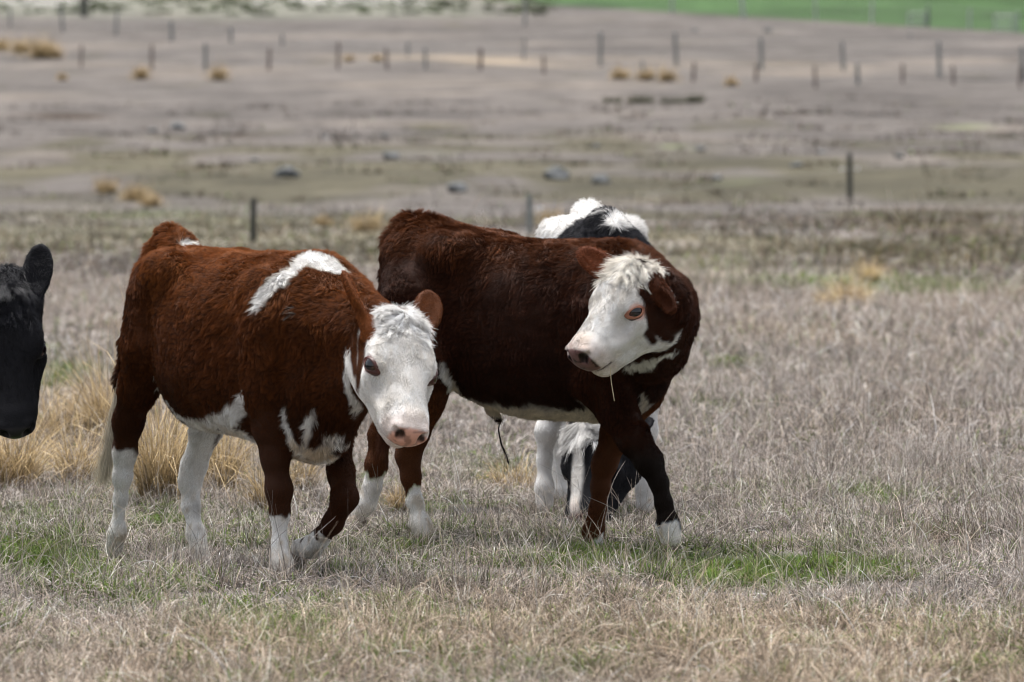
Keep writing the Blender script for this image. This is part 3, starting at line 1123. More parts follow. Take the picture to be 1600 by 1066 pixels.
def to_px(x, y, z):
    q = np.stack([x, y, z - CAMH], -1)
    fw = y * math.cos(PITCH) - (z - CAMH) * math.sin(PITCH)
    up = y * math.sin(PITCH) + (z - CAMH) * math.cos(PITCH)
    return 800 + FPX * x / fw, 533 - FPX * up / fw


# green growth seen in the photograph, as patches on the ground: (x, row, half-width, half-height, amount)
GREEN = [(50, 885, 130, 34, 1.9), (1010, 878, 200, 22, 1.2), (1240, 893, 150, 24, 1.25), (1120, 905, 160, 18, .7), (880, 868, 110, 16, .7), (430, 965, 200, 34, .75), (640, 960, 260, 34, .5), (200, 950, 260, 30, .45),
         (720, 855, 260, 40, .45), (640, 905, 160, 30, .4), (250, 818, 60, 14, .9), (60, 820, 90, 26, .55), (330, 840, 130, 40, .35),
         (90, 590, 70, 30, .75), (40, 560, 90, 30, .5), (60, 720, 60, 16, .6), (760, 735, 140, 30, .45), (1370, 785, 60, 14, .7), (1170, 790, 60, 14, .5),
         (1150, 575, 60, 12, .6), (1100, 640, 60, 14, .5), (1290, 445, 260, 22, .75), (1480, 455, 200, 18, .7), (1130, 415, 120, 18, .5), (700, 800, 90, 18, .6),
         (850, 985, 160, 20, .35), (130, 1030, 260, 36, .3), (1350, 1030, 80, 40, .35), (1580, 1040, 60, 30, .4), (900, 1050, 160, 20, .3), (560, 560, 50, 30, .3),
         (120, 280, 260, 60, .30), (480, 275, 160, 30, .26), (300, 340, 300, 40, .28), (1050, 230, 40, 8, .4), (1480, 200, 90, 8, .5), (870, 215, 80, 8, .3), (1200, 290, 200, 30, .35), (660, 240, 120, 20, .4)]
BROWNP = [(1480, 665, 120, 22, .8), (1330, 690, 120, 20, .5), (1450, 345, 200, 26, .9), (1250, 350, 160, 20, .6), (330, 800, 140, 20, .3), (1480, 850, 90, 26, .6), (730, 790, 90, 12, .7),
          (620, 930, 220, 16, .5), (1150, 770, 160, 30, .35), (200, 935, 140, 14, .5), (820, 800, 60, 14, .5), (110, 182, 60, 5, 1.0), (370, 212, 60, 5, .8), (60, 480, 100, 40, .4), (1450, 400, 140, 24, .8)]


def green_amt(px, py, x, y):
    p = np.stack([x, y, np.zeros_like(x)], -1)
    n = fbm(p, .55, 201, 3) * .75 + fbm(p, .15, 211, 3) * .95
    nfar = fbm(p * [1, .35, 1], 3.0, 221, 3)
    n = np.where(y > 45, nfar * .8, n)
    g = np.zeros_like(px) + .12 * sstep(720, 820, py) * sstep(1600, 600, px)
    for c in GREEN:
        g = np.maximum(g, c[4] * blob(px, py, *c[:4]))
    return np.clip(sstep(.26, .80, g * 1.0 + n * .46), 0, 1)


BARE = [(735, 800, 80, 9), (700, 806, 40, 7), (660, 865, 30, 6), (1290, 902, 40, 6), (1130, 582, 60, 8), (465, 778, 40, 8), (900, 815, 50, 8)]


def bare_amt(px, py, x, y):
    p = np.stack([x, y, np.zeros_like(x)], -1)
    g = np.zeros_like(px)
    for c in BARE:
        g = np.maximum(g, blob(px, py, *c))
    return sstep(.3, .75, g + .35 * fbm(p, .12, 251, 3)) * (y < 40)


def brown_amt(px, py, x, y):
    p = np.stack([x, y, np.zeros_like(x)], -1)
    n = fbm(p * [1, .5, 1], .9, 301, 3)
    n = np.where(y > 45, fbm(p * [1, .5, 1], 4.0, 311, 3), n)
    g = np.zeros_like(px)
    for c in BROWNP:
        g = np.maximum(g, c[4] * blob(px, py, *c[:4]))
    return np.clip(sstep(.15, .85, g + n * .55), 0, 1)


C_STRAW = np.array([.420, .352, .285])
C_GREY = np.array([.362, .322, .296])
C_TAN = np.array([.42, .325, .24])
C_BRN = np.array([.165, .122, .092])
C_GRN = np.array([.118, .185, .050])
C_GOLD = np.array([.54, .405, .225])


def land_colour(x, y, z):
    px, py = to_px(x, y, z)
    p = np.stack([x, y, np.zeros_like(x)], -1)
    g = green_amt(px, py, x, y)[:, None]
    b = brown_amt(px, py, x, y)[:, None]
    n = fbm(p * [1, .4, 1], np.where(y < 45, 1, 1)[0] * 2.2, 401, 4)[:, None]
    slope = sstep(105, 150, y)[:, None]
    nf = fbm(p * [1, .3, 1], 2.6, 411, 4)[:, None] * (1 - slope) + fbm(p * [.8, 1, 1], 7.0, 413, 5)[:, None] * slope
    n = np.where((y > 45)[:, None], nf, n)
    tanw = (1 - .6 * sstep(45, 60, y)[:, None]) * sstep(.0, .5, n + .35 * sstep(900, 1010, py)[:, None])
    C = C_GREY * (1 - tanw) + (C_STRAW * .55 + C_TAN * .45) * tanw
    C = C * (1 - b) + C_BRN * b
    C = C * (1 + .38 * fbm(p, .34, 441, 2)[:, None] * (y < 60)[:, None])
    # beyond the near grass the field is shorter and duller, blade self-shadow painted in; stripes of olive, mauve grey and brown
    olive = np.array([.215, .195, .115])
    ol = sstep(.0, .35, fbm(p * [1, .4, 1], 3.0, 421, 4) * .8 + .62 * np.exp(-((py - 270) / 60) ** 2) + .52 * np.exp(-((py - 385) / 55) ** 2) - .24)[:, None] * (y > 48)[:, None]
    C = C * (1 - .8 * ol) + olive * .8 * ol
    dull = sstep(48, 70, y)[:, None]
    C = C * (1 - .54 * dull) * (1 - .42 * sstep(80, 150, y)[:, None]) * (1 + .55 * np.clip(nf, -.6, .6) * dull)
    up = sstep(190, 150, py)[:, None] * (y > 60)[:, None]
    C = C * (1 - up * .0)
    C = C * (1 - g) + (C_GRN * .8 * (1 + .25 * n)) * g * (1 - .35 * dull) + olive * .35 * dull * g
    # golden strip along the far fence
    st = np.exp(-((py - (96 + (px - 800) * .022)) / 7.0) ** 2)[:, None] * (sstep(420, 760, px) * sstep(1560, 1150, px))[:, None] * sstep(-.35, .3, fbm(p, 6.0, 431, 3))[:, None] * (y > 60)[:, None]
    C = C * (1 - .45 * st) + np.array([.40, .31, .20]) * .45 * st
    # bright improved pasture on the far slope, scrubby stony ground beside it
    edge = 2 + (px - 770) * .060 - np.maximum(0, 760 - px) * .5
    pg = sstep(1.5, -1.5, py - edge + 1.5 * n[:, 0])[:, None] * (y > 200)[:, None]
    C = C * (1 - pg) + np.array([.036, .070, .024]) * (1 + .6 * nf) * pg
    sc = (sstep(34, 20, py + 6 * nf[:, 0]) * sstep(900, 640, px) * (y > 200))[:, None]
    C = C * (1 - .6 * sc) + np.array([.16, .165, .13]) * .6 * sc
    bare = bare_amt(px, py, x, y)[:, None]
    C = C * (1 - bare) + np.array([.085, .080, .078]) * bare
    return np.clip(C, .01, .8)


rows = [6.0]
while rows[-1] < 1400:
    d = rows[-1]
    rows.append(d + max(.10 if d < 26 else .22, d * .0045 if d < 70 else d * .006))
rows = np.array(rows)
ncol = 300
uu = np.linspace(-1, 1, ncol)
X = np.sign(uu) * np.abs(uu) ** 1.15
GX = X[None, :] * (3.0 + rows[:, None] * .155)
GY = np.broadcast_to(rows[:, None], GX.shape)
GZ = terrain(GX.ravel(), GY.ravel()).reshape(GX.shape)
V = np.stack([GX, GY, GZ], -1).reshape(-1, 3)
ii = np.arange(len(rows) - 1)[:, None] * ncol + np.arange(ncol - 1)[None]
F = np.stack([ii, ii + 1, ii + 1 + ncol, ii + ncol], -1).reshape(-1, 4)
gc = land_colour(V[:, 0], V[:, 1], V[:, 2])
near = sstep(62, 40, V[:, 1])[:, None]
gc = gc * (1 - near * .68)            # thatch and soil between the blades are darker than the straw, with gap shade painted in
m, nt, out = new_mat('dry_pasture')
b = nt.nodes.new('ShaderNodeBsdfPrincipled')
b.inputs['Roughness'].default_value = .95
b.inputs['Specular IOR Level'].default_value = .1
at_ = nt.nodes.new('ShaderNodeAttribute'); at_.attribute_name = 'land'
tc = nt.nodes.new('ShaderNodeTexCoord')
n1 = nt.nodes.new('ShaderNodeTexNoise'); n1.inputs['Scale'].default_value = .42; n1.inputs['Detail'].default_value = 8; n1.inputs['Roughness'].default_value = .75
n2 = nt.nodes.new('ShaderNodeTexNoise'); n2.inputs['Scale'].default_value = 26; n2.inputs['Detail'].default_value = 5
mr = nt.nodes.new('ShaderNodeMapRange'); mr.inputs['From Min'].default_value = .3; mr.inputs['From Max'].default_value = .7; mr.inputs['To Min'].default_value = .42; mr.inputs['To Max'].default_value = 1.5
mr2 = nt.nodes.new('ShaderNodeMapRange'); mr2.inputs['From Min'].default_value = .3; mr2.inputs['From Max'].default_value = .7; mr2.inputs['To Min'].default_value = .75; mr2.inputs['To Max'].default_value = 1.25
mu = nt.nodes.new('ShaderNodeMath'); mu.operation = 'MULTIPLY'
sc_ = nt.nodes.new('ShaderNodeVectorMath'); sc_.operation = 'SCALE'
bp = nt.nodes.new('ShaderNodeBump'); bp.inputs['Strength'].default_value = .6; bp.inputs['Distance'].default_value = .12
for n_, r_ in ((n1, mr), (n2, mr2)):
    nt.links.new(tc.outputs['Object'], n_.inputs['Vector'])
    nt.links.new(n_.outputs[0], r_.inputs['Value'])
nt.links.new(mr.outputs[0], mu.inputs[0]); nt.links.new(mr2.outputs[0], mu.inputs[1])
nt.links.new(at_.outputs['Color'], sc_.inputs[0]); nt.links.new(mu.outputs[0], sc_.inputs['Scale'])
nt.links.new(sc_.outputs[0], b.inputs['Base Color'])
nt.links.new(n1.outputs[0], bp.inputs['Height']); nt.links.new(bp.outputs[0], b.inputs['Normal'])
nt.links.new(b.outputs[0], out.inputs['Surface'])
me = mesh_np('ground', V, F, m)
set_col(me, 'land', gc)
tag(link('ground', me), 'dry winter paddock rising to a hillside', kind='structure')


# ------------------------------------------------------------------ grass: blade tufts scattered over the paddock
def blades(seed, n, rad, h, lean, curl, w, fork=0.0, hvar=.5):
    """tuft of narrow bent blades -> V, F(quads), value per vertex"""
    g = np.random.default_rng(seed)
    ang, rr = g.uniform(0, 6.283, n), rad * np.sqrt(g.random(n))
    root = np.stack([rr * np.cos(ang), rr * np.sin(ang), np.zeros(n)], 1)
    az = ang + g.normal(0, 1.3, n)
    dirh = np.stack([np.cos(az), np.sin(az), np.zeros(n)], 1)
    hh = h * (1 - hvar + 2 * hvar * g.random(n)) * np.where(g.random(n) < .12, 1.45, 1)
    ln = np.abs(g.normal(lean, lean * .5, n))
    cu = g.normal(curl, curl * .6 + .05, n)
    side = np.stack([-np.sin(az + g.normal(0, .9, n)), np.cos(az + g.normal(0, .9, n)), np.zeros(n)], 1)
    segs = 4
    V = np.zeros((n, segs + 1, 2, 3))
    th = ln.copy()
    pos = root.copy()
    pos[:, 2] -= .01
    for i in range(segs + 1):
        ww = w * (1 - (i / segs) ** 1.6 * .9) * .5
        V[:, i, 0], V[:, i, 1] = pos - side * ww, pos + side * ww
        step = hh[:, None] / segs * (dirh * np.sin(th)[:, None] + np.array([0, 0, 1.0]) * np.cos(th)[:, None])
        pos = pos + step
        th = th + cu / segs * 1.6
    base = (np.arange(n) * (segs + 1) * 2)[:, None]
    k = np.arange(segs)[None] * 2
    q = base + k
    F = np.stack([q, q + 1, q + 3, q + 2], -1).reshape(-1, 4)
    val = np.repeat((.25 + 1.1 * g.random(n))[:, None], (segs + 1) * 2, 1)
    val = val * np.repeat(np.linspace(.45, 1.2, segs + 1), 2)[None]
    return V.reshape(-1, 3), F, val.reshape(-1)


def grass_mat(name, inst, trans=.3):
    m, nt, out = new_mat(name)
    a = nt.nodes.new('ShaderNodeAttribute')
    a.attribute_name = 'gcol'
    a.attribute_type = 'INSTANCER' if inst else 'GEOMETRY'
    v = nt.nodes.new('ShaderNodeAttribute')
    v.attribute_name = 'bval'
    s = nt.nodes.new('ShaderNodeVectorMath'); s.operation = 'SCALE'
    nt.links.new(a.outputs['Color'], s.inputs[0]); nt.links.new(v.outputs['Fac'], s.inputs['Scale'])
    d = nt.nodes.new('ShaderNodeBsdfDiffuse'); t = nt.nodes.new('ShaderNodeBsdfTranslucent')
    mx = nt.nodes.new('ShaderNodeMixShader'); mx.inputs[0].default_value = trans
    nt.links.new(s.outputs[0], d.inputs['Color']); nt.links.new(s.outputs[0], t.inputs['Color'])
    nt.links.new(d.outputs[0], mx.inputs[1]); nt.links.new(t.outputs[0], mx.inputs[2])
    nt.links.new(mx.outputs[0], out.inputs['Surface'])
    return m


def blade_mesh(name, data, mat, col=None):
    V, F, val = data
    me = mesh_np(name, V, F, mat)
    a = me.attributes.new('bval', 'FLOAT', 'POINT')
    a.data.foreach_set('value', val.astype(np.float32))
    if col is not None:
        set_col(me, 'gcol', col)
    return me


def stalk_mat(name, trans=.3):
    m, nt, out = new_mat(name)
    a = nt.nodes.new('ShaderNodeAttribute'); a.attribute_name = 'hcol'
    hi = nt.nodes.new('ShaderNodeHairInfo')
    mp = nt.nodes.new('ShaderNodeMapRange'); mp.inputs['To Min'].default_value = .24; mp.inputs['To Max'].default_value = 1.5  # roots darkened: shade between blades painted in, over naturally darker dead bases
    s = nt.nodes.new('ShaderNodeVectorMath'); s.operation = 'SCALE'
    nt.links.new(hi.outputs['Intercept'], mp.inputs['Value'])
    nt.links.new(a.outputs['Color'], s.inputs[0]); nt.links.new(mp.outputs[0], s.inputs['Scale'])
    d = nt.nodes.new('ShaderNodeBsdfDiffuse'); t = nt.nodes.new('ShaderNodeBsdfTranslucent')
    mx = nt.nodes.new('ShaderNodeMixShader'); mx.inputs[0].default_value = trans
    nt.links.new(s.outputs[0], d.inputs['Color']); nt.links.new(s.outputs[0], t.inputs['Color'])
    nt.links.new(d.outputs[0], mx.inputs[1]); nt.links.new(t.outputs[0], mx.inputs[2])
    nt.links.new(mx.outputs[0], out.inputs['Surface'])
    return m


M_STALK = stalk_mat('grass_blades', .06)


def sow(d0, d1, per_m2, tuft, spread, seed):
    """blade roots in loose tufts over the paddock between two distances"""
    g = np.random.default_rng(seed)
    area = 2 * ((d1 - d0) * 1.0 + .05 * (d1 ** 2 - d0 ** 2))
    nt_ = int(area * per_m2 / tuft)
    y = np.sqrt(g.uniform(d0 ** 2, d1 ** 2, nt_ * 3))
    x = g.uniform(-1, 1, nt_ * 3) * (1 + .1 * d1)
    ok = (np.abs(x) < 1 + .1 * y) & ((g.random(len(x)) > .8 * sstep(75, 150, y)))
    keep = int(nt_ * (1 - .8 * sstep(75, 150, (d0 + d1) / 2)))
    x, y = x[ok][:keep], y[ok][:keep]
    az = g.uniform(0, 6.283, len(x))
    return x, y, az, tuft, spread, g


def grow(x, y, az, tuft, spread, g, scale, wid, out):
    z = terrain(x, y)
    px, py = to_px(x, y, z)
    kp = g.random(len(x)) > .85 * bare_amt(px, py, x, y)
    x, y, z, px, py, az = [a_[kp] for a_ in (x, y, z, px, py, az)]
    p3 = np.stack([x, y, z], -1)
    gr = green_amt(px, py, x, y)
    br = brown_amt(px, py, x, y)
    cl = land_colour(x, y, z)
    tall = sstep(-.1, .5, fbm(p3 * [1, 1, 0], 1.1, 501, 3) + .30 * sstep(900, 1200, px) * sstep(850, 760, py) + .12 * sstep(960, 1010, py))
    short = sstep(900, 850, py) * sstep(740, 800, py) * sstep(1200, 1050, px)          # grazed and trampled where the cattle stand
    tv = g.random(len(x))
    lump = np.clip(1 + 1.15 * fbm(p3 * [1, 1, 0], .30, 521, 2) + .35 * (tv - .5), .45, 2.0)
    rp = lambda a_: np.repeat(a_, tuft, axis=0)
    n = len(x) * tuft
    gr, br, cl, tall, short, az, tv, p3, lump = [rp(a_) for a_ in (gr, br, cl, tall, short, az, tv, p3, lump)]
    p3[:, :2] += g.normal(0, spread, (n, 2))
    z = p3[:, 2]
    r1, r2, r3 = g.random(n), g.random(n), g.random(n)
    green = r1 < gr * (.25 + .68 * tv) + .05 + .26 * rp(sstep(680, 780, py) * (y < 24) * sstep(-.25, .5, fbm(np.stack([x, y, y * 0], -1), .5, 541, 3))) * (.3 + tv)
    wisp = (~green) & (r2 < .035 + .05 * tall)
    h = np.where(green, .036 + .03 * r3, np.where(wisp, .10 + .13 * r3, .045 + .055 * r3)) * (.8 + .5 * tall) * (1 - .12 * short) * (1 - .25 * gr) * lump
    lean = np.where(green, np.abs(g.normal(.45, .25, n)), np.where(wisp, np.abs(g.normal(.32, .22, n)), np.abs(g.normal(.85, .38, n))))
    flat = (~green) & (~wisp) & (g.random(n) < .16 + .25 * br)
    lean = np.where(flat, np.abs(g.normal(1.4, .15, n)), lean)
    h = np.where(flat, h * 1.6, h)
    curl = np.where(green, g.normal(.5, .4, n), g.normal(.45, .6, n))
    a = np.where(wisp, az * 0 + g.uniform(0, 6.283, n), az + g.normal(0, 1.1, n))
    d = np.stack([np.cos(a), np.sin(a), np.zeros(n)], 1)
    h = h * scale
    curl = np.where(flat, g.normal(.05, .3, n), curl)
    P_flat = flat
    P = np.zeros((n, 4, 3))
    pos = p3.copy()
    pos[:, 2] -= .006
    th = lean.copy()
    for i in range(4):
        P[:, i] = pos
        pos = pos + (h / 3)[:, None] * (d * np.sin(th)[:, None] + np.array([0, 0, 1.0]) * np.cos(th)[:, None])
        th = th + curl / 2
    P[:, :, 2] = np.maximum(P[:, :, 2], (z - .004)[:, None])
    v = (.26 + 1.35 * g.random(n) ** 1.25)[:, None] * (.8 + .4 * tv[:, None])
    Cd = cl * 1.15 * v
    k = g.random(n)[:, None]
    fy = sstep(120, 170, p3[:, 1])[:, None]
    Cd = Cd * (1 - .35 * fy)
    k = np.where(fy > .5, np.maximum(k, .35), k)
    Cd = np.where(k < .16, Cd * .5 + np.array([.64, .60, .54]) * .66 * v, Cd)
    Cd = np.where((k > .16) & (k < .34), Cd * .55 + C_TAN * .55 * v, Cd)
    Cd = np.where((k > .34) & (k < .48), Cd * .35 + np.array([.16, .115, .085]) * .6, Cd)
    Cd = np.where(gr[:, None] > .5, Cd * .75 + C_STRAW * .25, Cd)
    Cg = C_GRN * (.45 + .9 * g.random((n, 1))) * (.75 + .5 * tv[:, None]) + np.array([.07, .04, .0]) * (g.random((n, 1)) ** 2.5)
    C = np.where(green[:, None], Cg, Cd)
    w = np.where(green, 1.5, np.where(wisp, .8, 1.0)) * wid * (.7 + .6 * g.random(n))
    R_ = w[:, None] * np.array([1, .95, .75, .25])[None]
    out['green' if False else 'all'].append((P, R_, np.clip(C, .004, .85), green, wisp))


acc_ = {'all': []}
for d0, d1, per, tuft, spread, scale, wid in ((13.0, 17.2, 5600, 26, .035, 1.05, .00085), (17.2, 25, 5200, 24, .035, 1.0, .00085), (25, 37, 1500, 20, .05, 1.15, .0015), (37, 62, 420, 16, .09, 1.4, .0028),
                                              (62, 90, 45, 14, .25, 1.6, .006), (90, 150, 10, 12, .5, 2.0, .010), (150, 235, 6, 12, .45, 2.0, .020)):
    grow(*sow(d0, d1, per, tuft, spread, int(d0 * 10)), scale, wid, acc_)
# single tall seed stems out on the right
stems = [(1110, 720, 60, -.12), (1128, 735, 75, -.18), (1190, 720, 130, .10), (1183, 712, 110, .14), (1168, 715, 70, .25), (1222, 715, 90, .55), (1240, 710, 85, .6), (1290, 735, 55, .4), (1330, 700, 40, -.4), (1370, 690, 60, -.5), (1205, 725, 60, .3),
         (1060, 760, 50, .3), (560, 845, 40, .5), (760, 870, 46, -.2), (1490, 880, 60, .6), (1520, 870, 55, -.4), (30, 960, 60, -.1), (240, 965, 40, .1), (540, 985, 34, .05), (1560, 760, 40, .3)]
SP = np.zeros((len(stems), 4, 3))
for i, (a_, b_, h_, ln_) in enumerate(stems):
    q = ground_at(a_, b_)
    hh = h_ * q[1] / FPX
    for j in range(4):
        t = j / 3
        SP[i, j] = q + np.array([ln_ * hh * t * (1 + .25 * t), .05 * hh * t * math.sin(i), hh * t])
acc_['all'].append((SP, np.tile(np.array([.0016, .0014, .0012, .0007]), (len(stems), 1)), np.tile(np.array([.60, .52, .41]), (len(stems), 1)), np.zeros(len(stems), bool), np.ones(len(stems), bool)))
P_, R_, C_, G_, W_ = [np.concatenate([q[i] for q in acc_['all']]) for i in range(5)]
print('BLADES', len(P_))
for nm, lab, sel in (('dry_grass', 'short matted straw-coloured grass over the paddock', ~G_ & ~W_), ('green_grass', 'short green grass growing through the dry paddock', G_), ('wispy_grass', 'taller wispy pale grass stems over the paddock', W_)):
    tag(hair_obj(nm, P_[sel], R_[sel], C_[sel], M_STALK), lab, 'grass', kind='stuff')

# ------------------------------------------------------------------ golden tussocks
M_TUSS = grass_mat('tussock_blades', False, .25)


def tussock(px, py, hpx, label, n=260, spread=.3, group='golden tussocks near the calves', wpx=None, seed=0, tint=1.0, lean=.22):
    q = ground_at(px, py)
    k = FPX / q[1]
    h = hpx / k
    rad = (wpx / k if wpx else h * spread) * .5
    V, F, val = blades(700 + seed, n, rad * .52, h * 1.12, lean * 1.25, .9, max(.0030, 1.4 / k), hvar=.45)
    cg = C_GOLD * tint
    g = np.random.default_rng(seed)
    rv = np.repeat(g.random(n), 10)[:, None]
    col = cg * (.75 + .5 * rv) + np.array([.10, .10, .09]) * (rv > .7)
    o = link('tussock', blade_mesh('tussock', (V, F, val), M_TUSS, np.clip(col, 0, .8)))
    o.location = q - np.array([0, 0, .01])
    tag(o, label, 'tussock', group)


TN = 'golden tussocks near the calves'
for i, (a, b, h, w, lab) in enumerate([
        (20, 768, 110, 130, 'spiky golden tussock below the black cow\'s muzzle, cut by the frame edge'),
        (88, 700, 80, 90, 'low golden tussock just right of the black cow\'s muzzle'),
        (120, 758, 90, 90, 'golden tussock between the black cow and the calf\'s rear hoof'),
        (165, 700, 125, 70, 'tall golden tussock behind the calf\'s tail'),
        (250, 790, 170, 110, 'big golden tussock seen between the calf\'s two hind legs'),
        (345, 782, 120, 50, 'upright golden tussock right behind the calf\'s inner hind leg'),
        (410, 800, 70, 46, 'small straw tussock behind the calf\'s straight foreleg'),
        (470, 770, 60, 60, 'small straw tussock seen between the calf\'s forelegs'),
        (622, 798, 42, 30, 'tiny orange tussock between the steer\'s hind legs'),
        (800, 770, 50, 110, 'wide low pale tussock below the steer\'s belly')]):
    tussock(a, b, h, lab, n=620 if h > 100 else 360, wpx=w, seed=i, group=TN, tint=(1.0 if i < 6 else .85))
TF = 'far golden tussocks'
for i, (a, b, h, w, lab) in enumerate([
        (1326, 482, 46, 60, 'pale golden tussock, largest of three on the green strip behind the steer'), (1290, 482, 24, 24, 'smallest golden tussock of three on the green strip behind the steer'),
        (1355, 446, 34, 44, 'golden tussock farthest back of three on the green strip'), (166, 302, 18, 30, 'golden tussock, left end of the row of three on the mid slope'),
        (210, 315, 22, 36, 'golden tussock, middle of the row of three on the mid slope'), (236, 324, 18, 24, 'golden tussock, right end of the row of three on the mid slope'),
        (572, 363, 26, 46, 'golden tussock just left of the steer\'s rump'), (505, 354, 14, 18, 'faint tussock above the calf\'s withers'), (860, 356, 24, 18, 'golden tussock between the fence post and the grazing cow\'s back'),
        (64, 92, 28, 34, 'biggest golden tussock beside the far fence, top left'), (34, 84, 18, 20, 'golden tussock left of the biggest one by the far fence'), (84, 92, 14, 20, 'low golden tussock right of the biggest one by the far fence'),
        (2, 80, 16, 16, 'golden tussock cut by the frame edge near the far fence'), (220, 124, 15, 16, 'golden tussock below the second brown post of the far fence'), (342, 126, 18, 16, 'golden tussock below the thick grey post of the far fence'),
        (97, 126, 8, 10, 'tiny pale tussock below the far fence, left'), (970, 124, 14, 40, 'golden tussock along the far fence near a tall grey post'), (1010, 126, 16, 22, 'golden tussock at the foot of the far fence, middle of the row'),
        (1042, 128, 16, 24, 'golden tussock by the far fence above the dark rushes'), (1143, 134, 10, 14, 'small golden tussock by the far fence, right end of the row'), (545, 97, 8, 14, 'tiny golden tussock behind the far fence'), (590, 96, 8, 16, 'faint golden tussock between two far fence posts')]):
    tussock(a, b, h * (.95 if i < 3 else 1.15), lab, n=800 if i < 3 else 420, wpx=w * (.62 if i < 3 else 1.2 if i < 9 else .85), seed=40 + i, group=TF, tint=1.2 if i < 3 else .85, lean=.45)


# ------------------------------------------------------------------ fences
M_POST_BROWN = principled('post_weathered_brown', (.16, .12, .105), .85, .2, (.10, .075, .07), .5, 14)
M_POST_GREY = principled('post_grey', (.23, .24, .235), .85, .2, (.15, .16, .155), .5, 14)
M_POST_DARK = principled('post_dark', (.055, .058, .052), .85, .2, (.03, .032, .03), .5, 14)
M_POST_PALE = principled('post_pale', (.42, .45, .42), .8, .2, (.32, .35, .32), .4, 14)
M_WIRE = principled('fence_wire', (.25, .25, .25), .5, .5)
M_INS = principled('insulator_white', (.8, .82, .85), .3, .5)


def prism(r, h, n=10, taper=.92, wob=.03, seed=0):
    g = np.random.default_rng(seed)
    V, F = [], []
    lev = [-.3, 0, h * .5, h * .97, h]
    for i, zz in enumerate(lev):
        rr = r * (1 - (1 - taper) * max(0, zz) / h) * (1 if i < 4 else .8)
        for j in range(n):
            t = 6.2832 * j / n
            V.append((rr * math.cos(t) * (1 + g.normal(0, wob)), rr * math.sin(t) * (1 + g.normal(0, wob)), zz))
    for i in range(len(lev) - 1):
        for j in range(n):
            F.append((i * n + j, i * n + (j + 1) % n, (i + 1) * n + (j + 1) % n, (i + 1) * n + j))
    c = len(V)
    V.append((0, 0, h))
    e = (len(lev) - 1) * n
    F += [(e + j, e + (j + 1) % n, c, c) for j in range(n)]
    return V, F


def raw_mesh(name, V, F, mat, smooth=False):
    me = bpy.data.meshes.new(name)
    me.from_pydata([tuple(v) for v in V], [], [tuple(dict.fromkeys(f)) for f in F])
    me.materials.append(mat)
    return me


def tube(pts, r, n=5):
    V, F = [], []
    pts = [np.asarray(p, float) for p in pts]
    for i, p in enumerate(pts):
        d = unit(pts[min(i + 1, len(pts) - 1)] - pts[max(i - 1, 0)])
        a = unit(np.cross(d, [0, 0, 1.0]) if abs(d[2]) < .9 else np.cross(d, [1.0, 0, 0]))
        b = np.cross(d, a)
        for j in range(n):
            t = 6.2832 * j / n
            V.append(p + (a * math.cos(t) + b * math.sin(t)) * r)
    for i in range(len(pts) - 1):
        for j in range(n):
            F.append((i * n + j, i * n + (j + 1) % n, (i + 1) * n + (j + 1) % n, (i + 1) * n + j))
    return V, F


def fence(name, posts, label, wires=(.35, .7, 1.0), insul=False, group=None):
    """posts: (px, top row, base row, width px, material)"""
    q = [ground_at(p[0], p[2]) for p in posts]
    root = empty(name, tuple(q[0]))
    o = q[0]
    tops = []
    for (p, w) in zip(posts, q):
        k = FPX / w[1]
        h = (p[2] - p[1]) / k
        V, F = prism(p[3] / k * (.5 if insul else .33), h, seed=int(p[0]))
        po = link('post', raw_mesh('post', V, F, p[4]), root)
        po.location = w - o
        po.rotation_euler = (random.gauss(0, .03), random.gauss(0, .04), 0)
        tops.append((w - o, h))
        if insul:
            for sx in p[5]:
                x0 = sx * p[3] / k * .4
                V, F = tube([(x0, 0, h * .66), (x0 + sx * .13, 0, h * .67)], .008, 6)
                V2, F2 = tube([(x0 + sx * .12, 0, h * .64), (x0 + sx * .15, 0, h * .65), (x0 + sx * .18, 0, h * .67), (x0 + sx * .15, 0, h * .70)], .026, 8)
                F2 = [tuple(i + len(V) for i in f) for f in F2]
                link('insulator', raw_mesh('insulator', V + V2, F + F2, M_INS), po)
    for f in wires:
        V, F = tube([w + np.array([0, -.06, h * f]) for w, h in tops], .004 if insul else .010)
        link('wire', raw_mesh('wire', V, F, M_WIRE), root)
    tag(root, label, 'fence', group)
    return root


fence('electric_fence', [(120, 352, 418, 10, M_POST_DARK), (395, 310, 379, 10, M_POST_DARK, ()), (828, 306, 366, 11, M_POST_GREY, (1,)), (1328, 240, 312, 9, M_POST_DARK, (-1, 1))][1:],
      'nearest fence of widely spaced dark posts with white insulators behind the cattle', wires=(.66,), insul=True)
BR, GY_, PL = M_POST_BROWN, M_POST_GREY, M_POST_PALE
fence('wire_fence', [(127, 70, 105, 6, BR), (237, 70, 110, 7, BR), (321, 68, 111, 10, GY_), (420, 75, 110, 8, BR), (528, 65, 108, 7, BR), (605, 76, 108, 8, BR), (665, 75, 108, 8, GY_),
                     (751, 75, 110, 9, BR), (850, 88, 116, 7, BR), (1004, 95, 122, 7, GY_), (1083, 98, 128, 8, BR), (1181, 100, 128, 8, BR), (1274, 103, 137, 7, BR), (1340, 100, 132, 10, GY_), (1410, 100, 130, 7, BR), (1490, 103, 132, 7, BR), (1593, 103, 138, 7, BR)],
      'row of short brown posts across the far grey slope')
